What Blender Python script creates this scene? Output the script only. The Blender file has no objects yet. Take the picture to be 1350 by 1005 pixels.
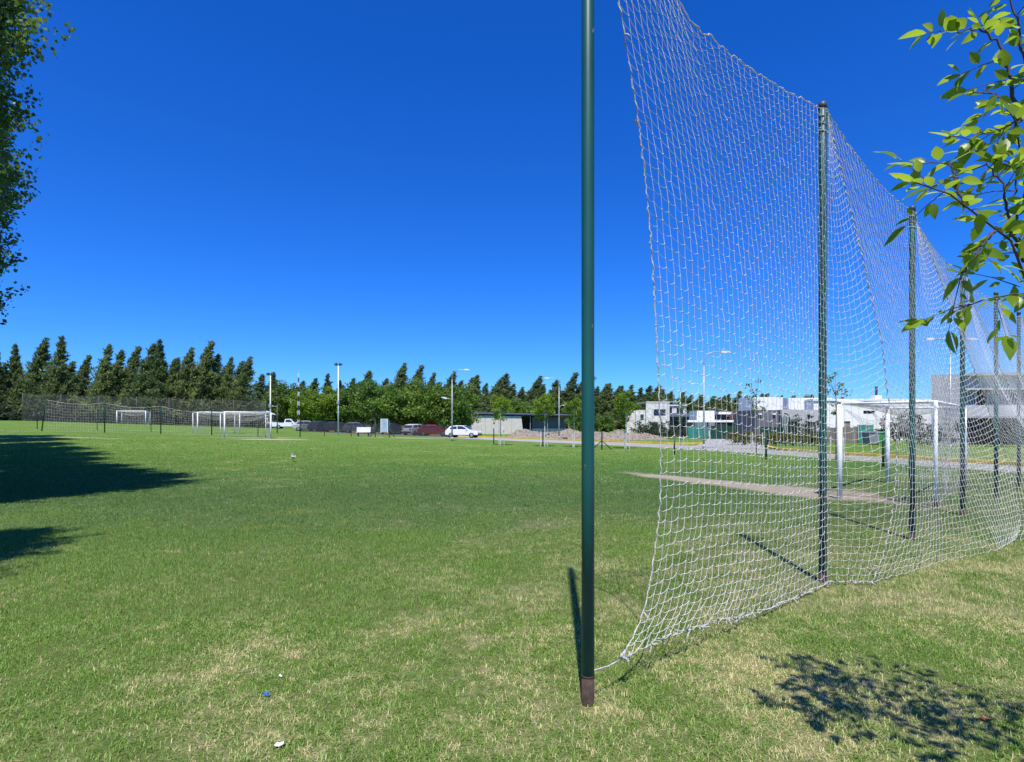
import bpy, math, random
import numpy as np
from mathutils import Vector, Matrix
from math import sin, cos, pi, radians as R

random.seed(7); RNG = np.random.default_rng(7)
S = bpy.context.scene
COL = S.collection

# ------------------------------------------------------------------ camera
F, CX, HY, CH = 730.0, 675.0, 561.0, 1.6          # focal in photo pixels, centre x, horizon y, eye height
cam = bpy.data.cameras.new('camera'); camo = bpy.data.objects.new('camera', cam); COL.objects.link(camo)
cam.sensor_width = 36.0; cam.lens = F / 1350 * 36; cam.shift_y = (HY - 502.5) / 1350
cam.clip_start = 0.05; cam.clip_end = 3000
camo.location = (0, 0, CH); camo.rotation_euler = (R(90), 0, 0)
S.camera = camo
# ------------------------------------------------------------------ sky, sun, exposure
AZ, EL = R(4.2), R(63.0)                            # shadows run away from the camera, a little to the right
W = bpy.data.worlds.new('World'); S.world = W; W.use_nodes = True
wn = W.node_tree.nodes; wl = W.node_tree.links; wn.clear()
sky = wn.new('ShaderNodeTexSky'); sky.sky_type = 'NISHITA'; sky.sun_disc = False
sky.sun_elevation = EL; sky.sun_rotation = pi + AZ
sky.altitude = 0; sky.air_density = 1.0; sky.dust_density = 0.15; sky.ozone_density = 6.0
hs = wn.new('ShaderNodeHueSaturation'); hs.inputs['Saturation'].default_value = 1.28; hs.inputs['Value'].default_value = 1.0
tn = wn.new('ShaderNodeMix'); tn.data_type = 'RGBA'; tn.blend_type = 'MULTIPLY'; tn.inputs['Factor'].default_value = 1.0
tn.inputs['B'].default_value = (.34, .69, 1.25, 1)          # deep polarised blue, the same over the whole sky
bg = wn.new('ShaderNodeBackground'); bg.inputs['Strength'].default_value = 0.117
wo = wn.new('ShaderNodeOutputWorld')
wl.new(sky.outputs[0], hs.inputs['Color']); wl.new(hs.outputs[0], tn.inputs['A']); wl.new(tn.outputs['Result'], bg.inputs['Color']); wl.new(bg.outputs[0], wo.inputs[0])
sun = bpy.data.lights.new('sun', 'SUN'); sun.energy = 5.0; sun.angle = R(0.53); sun.color = (1.0, 0.955, 0.88)
suno = bpy.data.objects.new('sun', sun); COL.objects.link(suno); suno.location = (-5, -30, 60)
suno.rotation_euler = Vector((cos(EL) * sin(AZ), cos(EL) * cos(AZ), -sin(EL))).to_track_quat('-Z', 'Y').to_euler()
S.view_settings.view_transform = 'Standard'; S.view_settings.look = 'None'
S.view_settings.exposure = 0.38; S.view_settings.gamma = 1.0

# ------------------------------------------------------------------ terrain and pixel helpers
def sstep(a, b, x):
    t = np.clip((x - a) / (b - a), 0, 1); return t * t * (3 - 2 * t)
def H(x, y):
    x = np.asarray(x, float); y = np.asarray(y, float)
    sp = np.log1p(np.exp(np.clip(-(x + 3) / 3.0, -30, 30))) * 3.0
    return np.minimum(0.03 * sp, 2.4) * sstep(9, 38, y)
def PX(px, Y): return (px - CX) / F * Y
def PZ(py, Y): return CH + (HY - py) / F * Y
def gp(px, py):
    """ground point seen at a photo pixel"""
    kx, kz = (px - CX) / F, (HY - py) / F
    lo = 1.0
    for Y in np.arange(2, 400, 0.25):
        if CH + kz * Y <= float(H(kx * Y, Y)): break
    return float(kx * Y), float(Y)
def onz(x, y): return float(H(x, y))

# ------------------------------------------------------------------ mesh helpers
class MB:
    def __init__(s): s.v = []; s.f = []
    def add(s, vs, fs):
        o = len(s.v); s.v += [tuple(p) for p in vs]; s.f += [tuple(i + o for i in f) for f in fs]; return s
    def box(s, x0, x1, y0, y1, z0, z1):
        return s.add([(x0,y0,z0),(x1,y0,z0),(x1,y1,z0),(x0,y1,z0),(x0,y0,z1),(x1,y0,z1),(x1,y1,z1),(x0,y1,z1)],
                     [(0,3,2,1),(4,5,6,7),(0,1,5,4),(1,2,6,5),(2,3,7,6),(3,0,4,7)])
    def tube(s, pts, rad, n=8, cap=True):
        pts = [Vector(p) for p in pts]
        if not hasattr(rad, '__len__'): rad = [rad] * len(pts)
        vs = []; fs = []; prev = None
        for i, p in enumerate(pts):
            t = (pts[min(i+1, len(pts)-1)] - pts[max(i-1, 0)]).normalized()
            if prev is None:
                a = Vector((1,0,0)) if abs(t.x) < .8 else Vector((0,1,0))
                a = (a - t * a.dot(t)).normalized()
            else:
                a = (prev - t * prev.dot(t))
                a = a.normalized() if a.length > 1e-6 else prev
            prev = a; b = t.cross(a)
            for k in range(n):
                q = 2*pi*k/n; vs.append(p + (a*cos(q) + b*sin(q)) * rad[i])
        for i in range(len(pts)-1):
            for k in range(n):
                k2 = (k+1) % n
                fs.append((i*n+k, i*n+k2, (i+1)*n+k2, (i+1)*n+k))
        if cap:
            fs.append(tuple(range(n-1, -1, -1))); fs.append(tuple((len(pts)-1)*n + k for k in range(n)))
        return s.add(vs, fs)
    def prism(s, poly, y0, y1):                      # x-z outline swept along y
        n = len(poly)
        vs = [(x, y0, z) for x, z in poly] + [(x, y1, z) for x, z in poly]
        fs = [tuple(range(n)), tuple(range(2*n-1, n-1, -1))] + [(i, n+i, n+(i+1) % n, (i+1) % n) for i in range(n)]
        return s.add(vs, fs)
    def build(s, name, m, parent=None, smooth=False, loc=None):
        me = bpy.data.meshes.new(name); me.from_pydata(s.v, [], s.f); me.update()
        return link(name, me, m, parent, smooth, loc)
def link(name, me, m, parent=None, smooth=False, loc=None):
    if m is not None: me.materials.append(m)
    if smooth: me.polygons.foreach_set('use_smooth', [True]*len(me.polygons))
    o = bpy.data.objects.new(name, me); COL.objects.link(o)
    if parent is not None: o.parent = parent
    if loc is not None: o.location = loc
    return o
def np_mesh(name, verts, faces, tint=None, smooth=False):
    """faces: int array (n,k); tint: per-vertex float"""
    verts = np.asarray(verts, np.float32); faces = np.asarray(faces, np.int32)
    me = bpy.data.meshes.new(name); n, k = faces.shape
    me.vertices.add(len(verts)); me.vertices.foreach_set('co', verts.ravel())
    me.loops.add(n*k); me.loops.foreach_set('vertex_index', faces.ravel())
    me.polygons.add(n); me.polygons.foreach_set('loop_start', np.arange(0, n*k, k, dtype=np.int32))
    try: me.polygons.foreach_set('loop_total', np.full(n, k, np.int32))
    except Exception: pass
    if smooth: me.polygons.foreach_set('use_smooth', np.ones(n, bool))
    me.update(calc_edges=True)
    if tint is not None:
        a = me.attributes.new('tint', 'FLOAT', 'POINT'); a.data.foreach_set('value', np.asarray(tint, np.float32))
    return me
def empty(name, loc=(0,0,0), rz=0.0, label=None, cat=None, group=None):
    o = bpy.data.objects.new(name, None); COL.objects.link(o); o.location = loc; o.rotation_euler = (0,0,rz)
    o.empty_display_size = .2
    if label: tag(o, label, cat, group)
    return o
def tag(o, label, cat, group=None):
    o['label'] = label; o['category'] = cat
    if group: o['group'] = group
    return o
def struct(o): o['kind'] = 'structure'; return o
def stuff(o): o['kind'] = 'stuff'; return o
def copy_tree(o, parent=None):
    c = o.copy(); COL.objects.link(c)
    if parent is not None: c.parent = parent
    for ch in list(o.children): copy_tree(ch, c)
    return c
def catmull(P, n):
    P = np.asarray(P, float); d = np.r_[0, np.cumsum(np.linalg.norm(np.diff(P, axis=0), axis=1))]
    Q = np.vstack([2*P[0]-P[1], P, 2*P[-1]-P[-2]]); out = []
    t = np.linspace(0, d[-1], n)
    for x in t:
        i = min(max(np.searchsorted(d, x, 'right')-1, 0), len(P)-2); u = (x-d[i])/(d[i+1]-d[i])
        a, b, c, e = Q[i], Q[i+1], Q[i+2], Q[i+3]
        out.append(.5*((2*b)+(-a+c)*u+(2*a-5*b+4*c-e)*u*u+(-a+3*b-3*c+e)*u**3))
    return np.array(out)
def prisms(p0, p1, r, n=3):
    """many thin rods at once"""
    p0 = np.asarray(p0, float); p1 = np.asarray(p1, float); d = p1-p0
    d /= np.maximum(np.linalg.norm(d, axis=1, keepdims=True), 1e-9)
    a = np.cross(d, np.array([.31, .2, .93])); a /= np.maximum(np.linalg.norm(a, axis=1, keepdims=True), 1e-9)
    b = np.cross(d, a); N = len(p0); r = np.broadcast_to(np.asarray(r, float), (N,))[:, None]
    ring = [(a*cos(2*pi*k/n) + b*sin(2*pi*k/n))*r for k in range(n)]
    V = np.stack([p0+q for q in ring] + [p1+q for q in ring], 1).reshape(-1, 3)
    base = (np.arange(N)*2*n)[:, None]; fs = []
    for k in range(n): fs.append(base + np.array([[k, (k+1) % n, n+(k+1) % n, n+k]]))
    return V, np.stack(fs, 1).reshape(-1, 4)
def octas(p, r):
    p = np.asarray(p, float); N = len(p); r = np.broadcast_to(np.asarray(r, float), (N,))[:, None, None]
    o = np.array([[1,0,0],[-1,0,0],[0,1,0],[0,-1,0],[0,0,1],[0,0,-1]], float)[None]
    V = (p[:, None]+o*r).reshape(-1, 3)
    f = np.array([[0,2,4],[2,1,4],[1,3,4],[3,0,4],[2,0,5],[1,2,5],[3,1,5],[0,3,5]])
    return V, (f[None]+(np.arange(N)*6)[:, None, None]).reshape(-1, 3)

# ------------------------------------------------------------------ materials
def mat(name, col, rough=.7, var=.15, scale=6.0, metal=0.0, col2=None, bump=0.0, spec=.4, stretch=None):
    m = bpy.data.materials.new(name); m.use_nodes = True; nt = m.node_tree; n = nt.nodes; l = nt.links
    b = n['Principled BSDF']; b.inputs['Roughness'].default_value = rough; b.inputs['Metallic'].default_value = metal
    b.inputs['Specular IOR Level'].default_value = spec
    tc = n.new('ShaderNodeTexCoord'); nz = n.new('ShaderNodeTexNoise'); nz.inputs['Scale'].default_value = scale
    nz.inputs['Detail'].default_value = 6
    src = tc.outputs['Object']
    if stretch:
        mp = n.new('ShaderNodeMapping'); mp.inputs['Scale'].default_value = stretch; l.new(src, mp.inputs[0]); src = mp.outputs[0]
    l.new(src, nz.inputs['Vector'])
    rp = n.new('ShaderNodeValToRGB'); rp.color_ramp.elements[0].position = .3; rp.color_ramp.elements[1].position = .7
    c2 = col2 or [min(1, c*(1+var)) for c in col]
    rp.color_ramp.elements[0].color = (*[c*(1-var) for c in col], 1); rp.color_ramp.elements[1].color = (*c2, 1)
    l.new(nz.outputs['Fac'], rp.inputs[0]); l.new(rp.outputs[0], b.inputs['Base Color'])
    if bump:
        bp = n.new('ShaderNodeBump'); bp.inputs['Strength'].default_value = bump; bp.inputs['Distance'].default_value = .02
        l.new(nz.outputs['Fac'], bp.inputs['Height']); l.new(bp.outputs[0], b.inputs['Normal'])
    return m
def leafmat(name, dark, light, trans=.35, rough=.5, tcol=None):
    """foliage: tint attribute runs dark to light, part of the light passes through"""
    m = bpy.data.materials.new(name); m.use_nodes = True; nt = m.node_tree; n = nt.nodes; l = nt.links
    b = n['Principled BSDF']; b.inputs['Roughness'].default_value = rough; b.inputs['Specular IOR Level'].default_value = .35
    at = n.new('ShaderNodeAttribute'); at.attribute_name = 'tint'
    oi = n.new('ShaderNodeObjectInfo')
    ad = n.new('ShaderNodeMath'); ad.operation = 'MULTIPLY_ADD'; ad.inputs[1].default_value = .35; ad.inputs[2].default_value = -.17
    l.new(oi.outputs['Random'], ad.inputs[0])
    a2 = n.new('ShaderNodeMath'); a2.operation = 'ADD'; a2.use_clamp = True
    l.new(at.outputs['Fac'], a2.inputs[0]); l.new(ad.outputs[0], a2.inputs[1])
    mx = n.new('ShaderNodeMix'); mx.data_type = 'RGBA'
    mx.inputs['A'].default_value = (*dark, 1); mx.inputs['B'].default_value = (*light, 1)
    l.new(a2.outputs[0], mx.inputs['Factor']); l.new(mx.outputs['Result'], b.inputs['Base Color'])
    t = n.new('ShaderNodeBsdfTranslucent')
    hv = n.new('ShaderNodeHueSaturation'); hv.inputs['Value'].default_value = 1.7; hv.inputs['Hue'].default_value = .49
    l.new(mx.outputs['Result'], hv.inputs['Color']); l.new(hv.outputs[0], t.inputs['Color'])
    ms = n.new('ShaderNodeMixShader'); ms.inputs[0].default_value = trans
    l.new(b.outputs[0], ms.inputs[1]); l.new(t.outputs[0], ms.inputs[2]); l.new(ms.outputs[0], n['Material Output'].inputs[0])
    return m
def sheer(name, col, alpha):
    """shade cloth or fine mesh too fine to resolve: partly open"""
    m = mat(name, col, .9, .25, 3.0); nt = m.node_tree; n = nt.nodes; l = nt.links
    t = n.new('ShaderNodeBsdfTransparent'); ms = n.new('ShaderNodeMixShader'); ms.inputs[0].default_value = alpha
    l.new(t.outputs[0], ms.inputs[1]); l.new(n['Principled BSDF'].outputs[0], ms.inputs[2])
    l.new(ms.outputs[0], n['Material Output'].inputs[0]); return m

M = {}
M['green_paint'] = mat('green_paint', (.006, .078, .070), .42, .2, 9, spec=.45, col2=(.010, .098, .088), stretch=(1,1,.2))
_n = M['green_paint'].node_tree; _b = _n.nodes['Principled BSDF']; _src = _b.inputs['Base Color'].links[0].from_socket
_z = _n.nodes.new('ShaderNodeTexNoise'); _z.inputs['Scale'].default_value = 26; _z.inputs['Detail'].default_value = 5; _z.inputs['Roughness'].default_value = .6
_tc = _n.nodes.new('ShaderNodeTexCoord'); _mp = _n.nodes.new('ShaderNodeMapping'); _mp.inputs['Scale'].default_value = (1, 1, .45)
_n.links.new(_tc.outputs['Object'], _mp.inputs[0]); _n.links.new(_mp.outputs[0], _z.inputs['Vector'])
_r = _n.nodes.new('ShaderNodeMapRange'); _r.inputs['From Min'].default_value = .685; _r.inputs['From Max'].default_value = .72; _n.links.new(_z.outputs['Fac'], _r.inputs['Value'])
_m = _n.nodes.new('ShaderNodeMix'); _m.data_type = 'RGBA'; _m.inputs['B'].default_value = (.20, .20, .18, 1)
_n.links.new(_r.outputs[0], _m.inputs['Factor']); _n.links.new(_src, _m.inputs['A']); _n.links.new(_m.outputs['Result'], _b.inputs['Base Color'])
M['dark_green'] = mat('dark_green', (.01, .05, .03), .5)
M['rust'] = mat('rust', (.035, .026, .02), .85, .4, 25, col2=(.085, .05, .034), bump=.3)
M['white_paint'] = mat('white_paint', (.78, .79, .80), .45, .08, 4)
M['white_wall'] = mat('white_wall', (.80, .80, .80), .8, .05, 1.2)
M['old_white'] = mat('old_white', (.62, .60, .55), .85, .3, 2.5, bump=.2)
M['net_white'] = mat('net_white', (.69, .685, .66), .8, .12, 3)
M['net_old'] = mat('net_old', (.50, .49, .46), .85, .25, 4)
M['rope'] = mat('rope', (.44, .425, .39), .9, .35, 30)
M['steel'] = mat('galvanised_steel', (.33, .35, .36), .45, .12, 5, metal=.4)
M['dark_steel'] = mat('dark_steel', (.05, .055, .06), .5)
M['concrete'] = mat('concrete', (.56, .52, .465), .9, .12, 1.5, bump=.15)
M['road'] = mat('road_concrete', (.32, .305, .285), .9, .12, .8, bump=.1)
M['kerb_yellow'] = mat('kerb_yellow', (.62, .42, .06), .8, .25, 3)
M['grey_render'] = mat('grey_render', (.30, .30, .31), .9, .1, .7)
M['grey_light'] = mat('light_grey_render', (.42, .42, .43), .9, .1, .7)
M['grey_dark'] = mat('dark_grey_render', (.13, .135, .15), .9, .12, .9)  # dark render, also painting in shade on the grey houses
M['slate'] = mat('slate_roof', (.05, .06, .10), .6, .2, 3)
M['black_roof'] = mat('black_roof', (.035, .035, .04), .7)
M['blue_fascia'] = mat('blue_fascia', (.12, .16, .26), .5, .15, 2)
M['brick_red'] = mat('gable_brown', (.10, .05, .035), .9)
M['glass'] = mat('window_glass', (.03, .04, .05), .08, .2, 1, spec=.9)
M['shade'] = mat('shade_tone', (.03, .03, .032), .9)  # near-black tone that paints in shade under roofs and canopies
M['teal'] = mat('teal_cloth', (.03, .20, .17), .8, .2, 2)
M['soil'] = mat('heaped_soil', (.165, .135, .105), .95, .35, 3.5, col2=(.31, .265, .21), bump=.9)
M['bark'] = mat('bark', (.10, .075, .05), .95, .35, 14, bump=.6, stretch=(1,1,.25))
M['twig'] = mat('twig_bark', (.07, .05, .035), .8, .3, 30)
M['lime_trunk'] = mat('limewashed_trunk', (.55, .53, .48), .9, .25, 8)
M['wood'] = mat('grey_wood', (.20, .18, .155), .9, .25, 6, stretch=(1,1,.1))
M['tyre'] = mat('tyre', (.02, .02, .02), .85)
M['rim'] = mat('rim', (.45, .46, .47), .3, metal=.8)
M['lens'] = mat('lamp_lens', (.7, .72, .74), .15)
M['tail'] = mat('tail_lens', (.35, .01, .01), .2)
M['chrome'] = mat('bumper_black', (.03, .03, .03), .5)
for nme, c in (('white', (.72,.73,.75)), ('red', (.30,.02,.02)), ('navy', (.03,.05,.10)), ('silver', (.36,.38,.40)), ('black', (.025,.027,.03)), ('grey', (.14,.15,.17))):
    m = mat('car_paint_'+nme, c, .3, .04, 2); m.node_tree.nodes['Principled BSDF'].inputs['Coat Weight'].default_value = .6; M['car_'+nme] = m
M['fence_cloth'] = sheer('fence_cloth', (.022, .024, .032), .74)
M['grey_mesh'] = sheer('grey_mesh', (.20, .20, .195), .13)
M['board'] = mat('sign_board', (.30, .42, .50), .5, .2, 3)
M['casuarina'] = leafmat('casuarina_needles', (.050, .098, .042), (.23, .28, .095), .40, .6)
M['roundleaf'] = leafmat('broad_leaves', (.045, .105, .018), (.19, .29, .04), .36, .5)
M['limeleaf'] = leafmat('young_leaves', (.075, .15, .012), (.24, .34, .028), .4, .5)
M['poplar'] = leafmat('poplar_leaves', (.05, .11, .02), (.21, .30, .06), .38, .3)
M['ash'] = leafmat('ash_leaves', (.075, .15, .012), (.26, .37, .03), .58, .33)
M['hedge'] = leafmat('hedge_leaves', (.06, .075, .012), (.20, .20, .035), .25, .6)
M['shrub'] = leafmat('shrub_leaves', (.02, .04, .02), (.07, .10, .045), .2, .6)
M['bird_grey'] = mat('bird_grey', (.20, .185, .165), .8)
M['bird_white'] = mat('bird_white', (.75, .74, .72), .8)
M['beak'] = mat('beak', (.25, .05, .04), .5)
M['paper'] = mat('paper', (.80, .80, .78), .8)
M['blue_plastic'] = mat('blue_plastic', (.03, .13, .45), .4)
M['dead_leaf'] = mat('dead_leaf', (.28, .13, .06), .8, .3, 40)

# ------------------------------------------------------------------ ground and grass
# worn earth: (cx, cy, half length, half width, angle of the long axis)
gA = (7.14, 12.07); gB = (10.48, 15.45)
WORN = [(6.1, 14.9, 3.9, .62, math.atan2(-5.0, 2.9)), (7.0, 13.3, 1.9, .85, math.atan2(-5.0, 2.9)), (-19.0, 44.0, 2.6, .9, .65), (-31, 37.2, 4.5, .35, .02),
        (-21.5, 47, 3.6, .5, .72), (-11.5, 59.0, 4, .8, .1), (7.9, 12.9, .8, .5, .9)]
def worn_d(x, y):
    d = np.full(np.shape(x), 9.0)
    for cx, cy, a, b, t in WORN:
        u = (x-cx)*cos(t)+(y-cy)*sin(t); v = -(x-cx)*sin(t)+(y-cy)*cos(t)
        d = np.minimum(d, np.sqrt((u/a)**2+(v/b)**2))
    return d
def turf_colour(nt, blade):
    """colour of the turf at a world position: green, mossy, straw and bare earth patches"""
    n = nt.nodes; l = nt.links
    def noise(scale, detail=4, rough=.55, dist=0.0, src=None):
        z = n.new('ShaderNodeTexNoise'); z.inputs['Scale'].default_value = scale; z.inputs['Detail'].default_value = detail
        z.inputs['Roughness'].default_value = rough; z.inputs['Distortion'].default_value = dist
        l.new(src or flat.outputs[0], z.inputs['Vector']); return z.outputs['Fac']
    def math_(op, a, b=None, c=None, clamp=False):
        q = n.new('ShaderNodeMath'); q.operation = op; q.use_clamp = clamp
        for i, s in enumerate((a, b, c)):
            if s is None: continue
            if isinstance(s, (int, float)): q.inputs[i].default_value = s
            else: l.new(s, q.inputs[i])
        return q.outputs[0]
    def smooth(x, a, b):
        q = n.new('ShaderNodeMapRange'); q.interpolation_type = 'SMOOTHSTEP'
        q.inputs['From Min'].default_value = a; q.inputs['From Max'].default_value = b; l.new(x, q.inputs['Value']); return q.outputs[0]
    def mix(f, a, b):
        q = n.new('ShaderNodeMix'); q.data_type = 'RGBA'
        for k, s in (('Factor', f), ('A', a), ('B', b)):
            if isinstance(s, tuple): q.inputs[k].default_value = (*s, 1)
            elif isinstance(s, (int, float)): q.inputs[k].default_value = s
            else: l.new(s, q.inputs[k])
        return q.outputs['Result']
    geo = n.new('ShaderNodeNewGeometry'); flat = n.new('ShaderNodeVectorMath'); flat.operation = 'MULTIPLY'
    flat.inputs[1].default_value = (1, 1, 0); l.new(geo.outputs['Position'], flat.inputs[0])
    sep = n.new('ShaderNodeSeparateXYZ'); l.new(flat.outputs[0], sep.inputs[0])
    big = noise(.16, 3); mid = noise(.9, 5, .6, .4); small = noise(4.5, 5, .65); moss = noise(.42, 3, .5)
    # the verge outside the pitch (towards the net and the camera) is drier than the watered pitch
    side = math_('MULTIPLY_ADD', sep.outputs[0], .12, math_('MULTIPLY', sep.outputs[1], -.125))
    verge = smooth(side, -1.65, .05)
    dry = math_('ADD', math_('ADD', math_('MULTIPLY', mid, .47), math_('MULTIPLY', small, .30)), math_('MULTIPLY', noise(15, 3, .6), .28))
    dry = math_('ADD', dry, math_('MULTIPLY_ADD', verge, .12, -.085))
    dry = math_('ADD', dry, math_('MULTIPLY_ADD', big, .22, -.11))
    dryf = smooth(dry, .44, .69)
    edge = math_('ADD', sep.outputs[1], math_('MULTIPLY_ADD', math_('ADD', moss, mid), 7.0, -7.0))
    lush = math_('MULTIPLY', math_('MULTIPLY', smooth(edge, 5.5, 12.0), smooth(math_('ADD', edge, math_('MULTIPLY', big, 14)), 38, 18)), .82)
    lush = math_('MULTIPLY', lush, smooth(mid, .15, .5))           # the best watered belt of the pitch
    if blade: green = mix(lush, mix(big, (.130, .270, .024), (.180, .320, .032)), (.052, .178, .026))
    else: green = mix(lush, mix(big, (.090, .170, .028), (.120, .205, .034)), (.042, .122, .024))
    green = mix(smooth(moss, .60, .72), green, (.115, .205, .020))
    straw = (.56, .54, .20) if blade else (.34, .33, .14)
    straw2 = mix(small, straw, (.74, .64, .34) if blade else (.44, .38, .22))
    if blade:
        at = n.new('ShaderNodeAttribute'); at.attribute_name = 'tint'
        k = math_('ADD', math_('MULTIPLY', dryf, .74), math_('MULTIPLY_ADD', at.outputs['Fac'], .80, -.36))
        f = smooth(k, .14, .74)
    else:
        f = math_('MULTIPLY', dryf, .9)
    f = math_('MULTIPLY', f, math_('MULTIPLY_ADD', lush, -.5, 1.0))
    col = mix(f, green, straw2)
    worn = None
    wob = math_('ADD', math_('MULTIPLY_ADD', noise(1.3, 5, .6), 1.1, -.55), math_('MULTIPLY_ADD', noise(7, 4, .7), 1.0, -.5))
    for cx, cy, a, b, t in WORN:
        mp = n.new('ShaderNodeMapping'); mp.vector_type = 'TEXTURE'
        mp.inputs['Location'].default_value = (cx, cy, 0); mp.inputs['Rotation'].default_value = (0, 0, t)
        mp.inputs['Scale'].default_value = (a, b, 1); l.new(flat.outputs[0], mp.inputs[0])
        ln = n.new('ShaderNodeVectorMath'); ln.operation = 'LENGTH'; l.new(mp.outputs[0], ln.inputs[0])
        worn = ln.outputs['Value'] if worn is None else math_('MINIMUM', worn, ln.outputs['Value'])
    wf = smooth(math_('ADD', worn, wob), 1.35, .75)
    earth = mix(small, (.34, .285, .205), (.47, .41, .31))
    col = mix(wf, col, earth)
    return col, small, noise, math_, mix, smooth
mg = bpy.data.materials.new('turf'); mg.use_nodes = True
col, small, noise, math_, mix, smooth = turf_colour(mg.node_tree, False)
nt = mg.node_tree; b = nt.nodes['Principled BSDF']; b.inputs['Roughness'].default_value = .95; b.inputs['Specular IOR Level'].default_value = .1
fine = noise(38, 4, .7); coarse = noise(9, 4, .7)
sp = math_('MULTIPLY_ADD', math_('ADD', math_('MULTIPLY', fine, .6), math_('MULTIPLY', coarse, .4)), 1.9, .05)
mm = nt.nodes.new('ShaderNodeMix'); mm.data_type = 'RGBA'; mm.blend_type = 'MULTIPLY'; mm.inputs['Factor'].default_value = .8
soil = mix(.38, col, mix(small, (.075, .060, .032), (.15, .115, .060)))       # thatch and soil under the modelled blades, darkened for shade in their gaps
sepy = nt.nodes.new('ShaderNodeSeparateXYZ'); gpos = nt.nodes.new('ShaderNodeNewGeometry'); nt.links.new(gpos.outputs['Position'], sepy.inputs[0])
col = mix(smooth(sepy.outputs[1], 9, 26), soil, col)
nt.links.new(col, mm.inputs['A']); nt.links.new(sp, mm.inputs['B'])
nt.links.new(mm.outputs['Result'], b.inputs['Base Color'])
bp = nt.nodes.new('ShaderNodeBump'); bp.inputs['Strength'].default_value = .7; bp.inputs['Distance'].default_value = .05
nt.links.new(fine, bp.inputs['Height']); nt.links.new(bp.outputs[0], b.inputs['Normal'])
mb_ = bpy.data.materials.new('grass_blades'); mb_.use_nodes = True
colb = turf_colour(mb_.node_tree, True)[0]
nt = mb_.node_tree; b = nt.nodes['Principled BSDF']; b.inputs['Roughness'].default_value = .55; b.inputs['Specular IOR Level'].default_value = .5
nt.links.new(colb, b.inputs['Base Color'])
tr = nt.nodes.new('ShaderNodeBsdfTranslucent'); nt.links.new(colb, tr.inputs['Color'])
ms = nt.nodes.new('ShaderNodeMixShader'); ms.inputs[0].default_value = .36
nt.links.new(b.outputs[0], ms.inputs[1]); nt.links.new(tr.outputs[0], ms.inputs[2]); nt.links.new(ms.outputs[0], nt.nodes['Material Output'].inputs[0])

gx = np.r_[np.linspace(-900, -130, 12), np.linspace(-120, 80, 101), np.linspace(90, 900, 12)]
gy = np.r_[np.linspace(-200, -10, 8), np.linspace(-6, 130, 69), np.linspace(140, 2200, 18)]
XX, YY = np.meshgrid(gx, gy); V = np.stack([XX, YY, H(XX, YY)], -1).reshape(-1, 3); nx, ny = len(gx), len(gy)
ii, jj = np.meshgrid(np.arange(nx-1), np.arange(ny-1)); q = (jj*nx+ii).ravel()
struct(link('ground', np_mesh('ground', V, np.stack([q, q+1, q+nx+1, q+nx], 1), smooth=True), mg))

def soft_noise(x, y):
    return (np.sin(x*1.7+np.sin(y*1.1))*np.cos(y*1.3+.7*np.sin(x*.9)) + .6*np.sin(x*4.1+y*2.3)*np.sin(y*3.7-x))*.5
def grass_zone(y0, y1, dens, L, Wd, seg2):
    m = 2.2; area = .925*(y1*y1-y0*y0)+2*m*(y1-y0); n = int(area*dens)
    y = np.sqrt(RNG.uniform(y0*y0, y1*y1, n)); x = RNG.uniform(-1, 1, n)*(.93*y+m)
    ok = (worn_d(x, y) > .9+RNG.uniform(0, .5, n)); thin = soft_noise(x*1.3, y*1.3)
    ok &= RNG.uniform(0, 1, n) < np.clip(1.0+.85*thin+.5*np.minimum(0, soft_noise(x*6, y*6)), .22, 1)
    if y1 > 40: ok &= RNG.uniform(0, 1, n) < np.clip((52-y)/22, 0, 1)
    x, y = x[ok], y[ok]; n = len(x); z = H(x, y)-.004
    tuft = np.clip(soft_noise(x*5.1+3, y*5.3), -.6, 1)
    a = RNG.uniform(0, 2*pi, n); ln = L*RNG.uniform(.45, 1.25, n)*(1+.45*tuft); w = Wd*RNG.uniform(.6, 1.3, n)
    tilt = np.clip(RNG.normal(.75, .35, n), .05, 1.45)
    d = np.stack([np.cos(a)*np.sin(tilt), np.sin(a)*np.sin(tilt), np.cos(tilt)], 1)
    sd = np.stack([-np.sin(a), np.cos(a), np.zeros(n)], 1)
    P = np.stack([x, y, z], 1); t = RNG.uniform(0, 1, n)
    if seg2:
        mid = P+d*(ln*.55)[:, None]; d2 = d.copy(); d2[:, 2] *= .25; d2 *= 1.15
        tip = mid+d2*(ln*.5)[:, None]
        V = np.stack([P-sd*w[:, None], P+sd*w[:, None], mid+sd*w[:, None]*.8, mid-sd*w[:, None]*.8, tip], 1).reshape(-1, 3)
        o = (np.arange(n)*5)[:, None]
        Fq = np.concatenate([o+np.array([[0, 1, 2]]), o+np.array([[0, 2, 3]]), o+np.array([[3, 2, 4]])])
        return V, Fq, np.repeat(t, 5)
    tip = P+d*ln[:, None]
    V = np.stack([P-sd*w[:, None], P+sd*w[:, None], tip], 1).reshape(-1, 3)
    return V, np.arange(n*3).reshape(-1, 3), np.repeat(t, 3)
Vs, Fs, Ts, off = [], [], [], 0
for args in ((1.5, 4.6, 10500, .040, .0021, True), (4.6, 8.5, 6500, .042, .0030, False), (8.5, 15, 1500, .046, .005, False), (15, 28, 420, .05, .009, False), (28, 52, 100, .055, .016, False)):
    v, f, t = grass_zone(*args); Vs.append(v); Fs.append(f+off); Ts.append(t); off += len(v)
stuff(tag(link('grass', np_mesh('grass', np.concatenate(Vs), np.concatenate(Fs), np.concatenate(Ts)), mb_),
          'short mown lawn grass with straw coloured dry patches', 'grass'))

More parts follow.
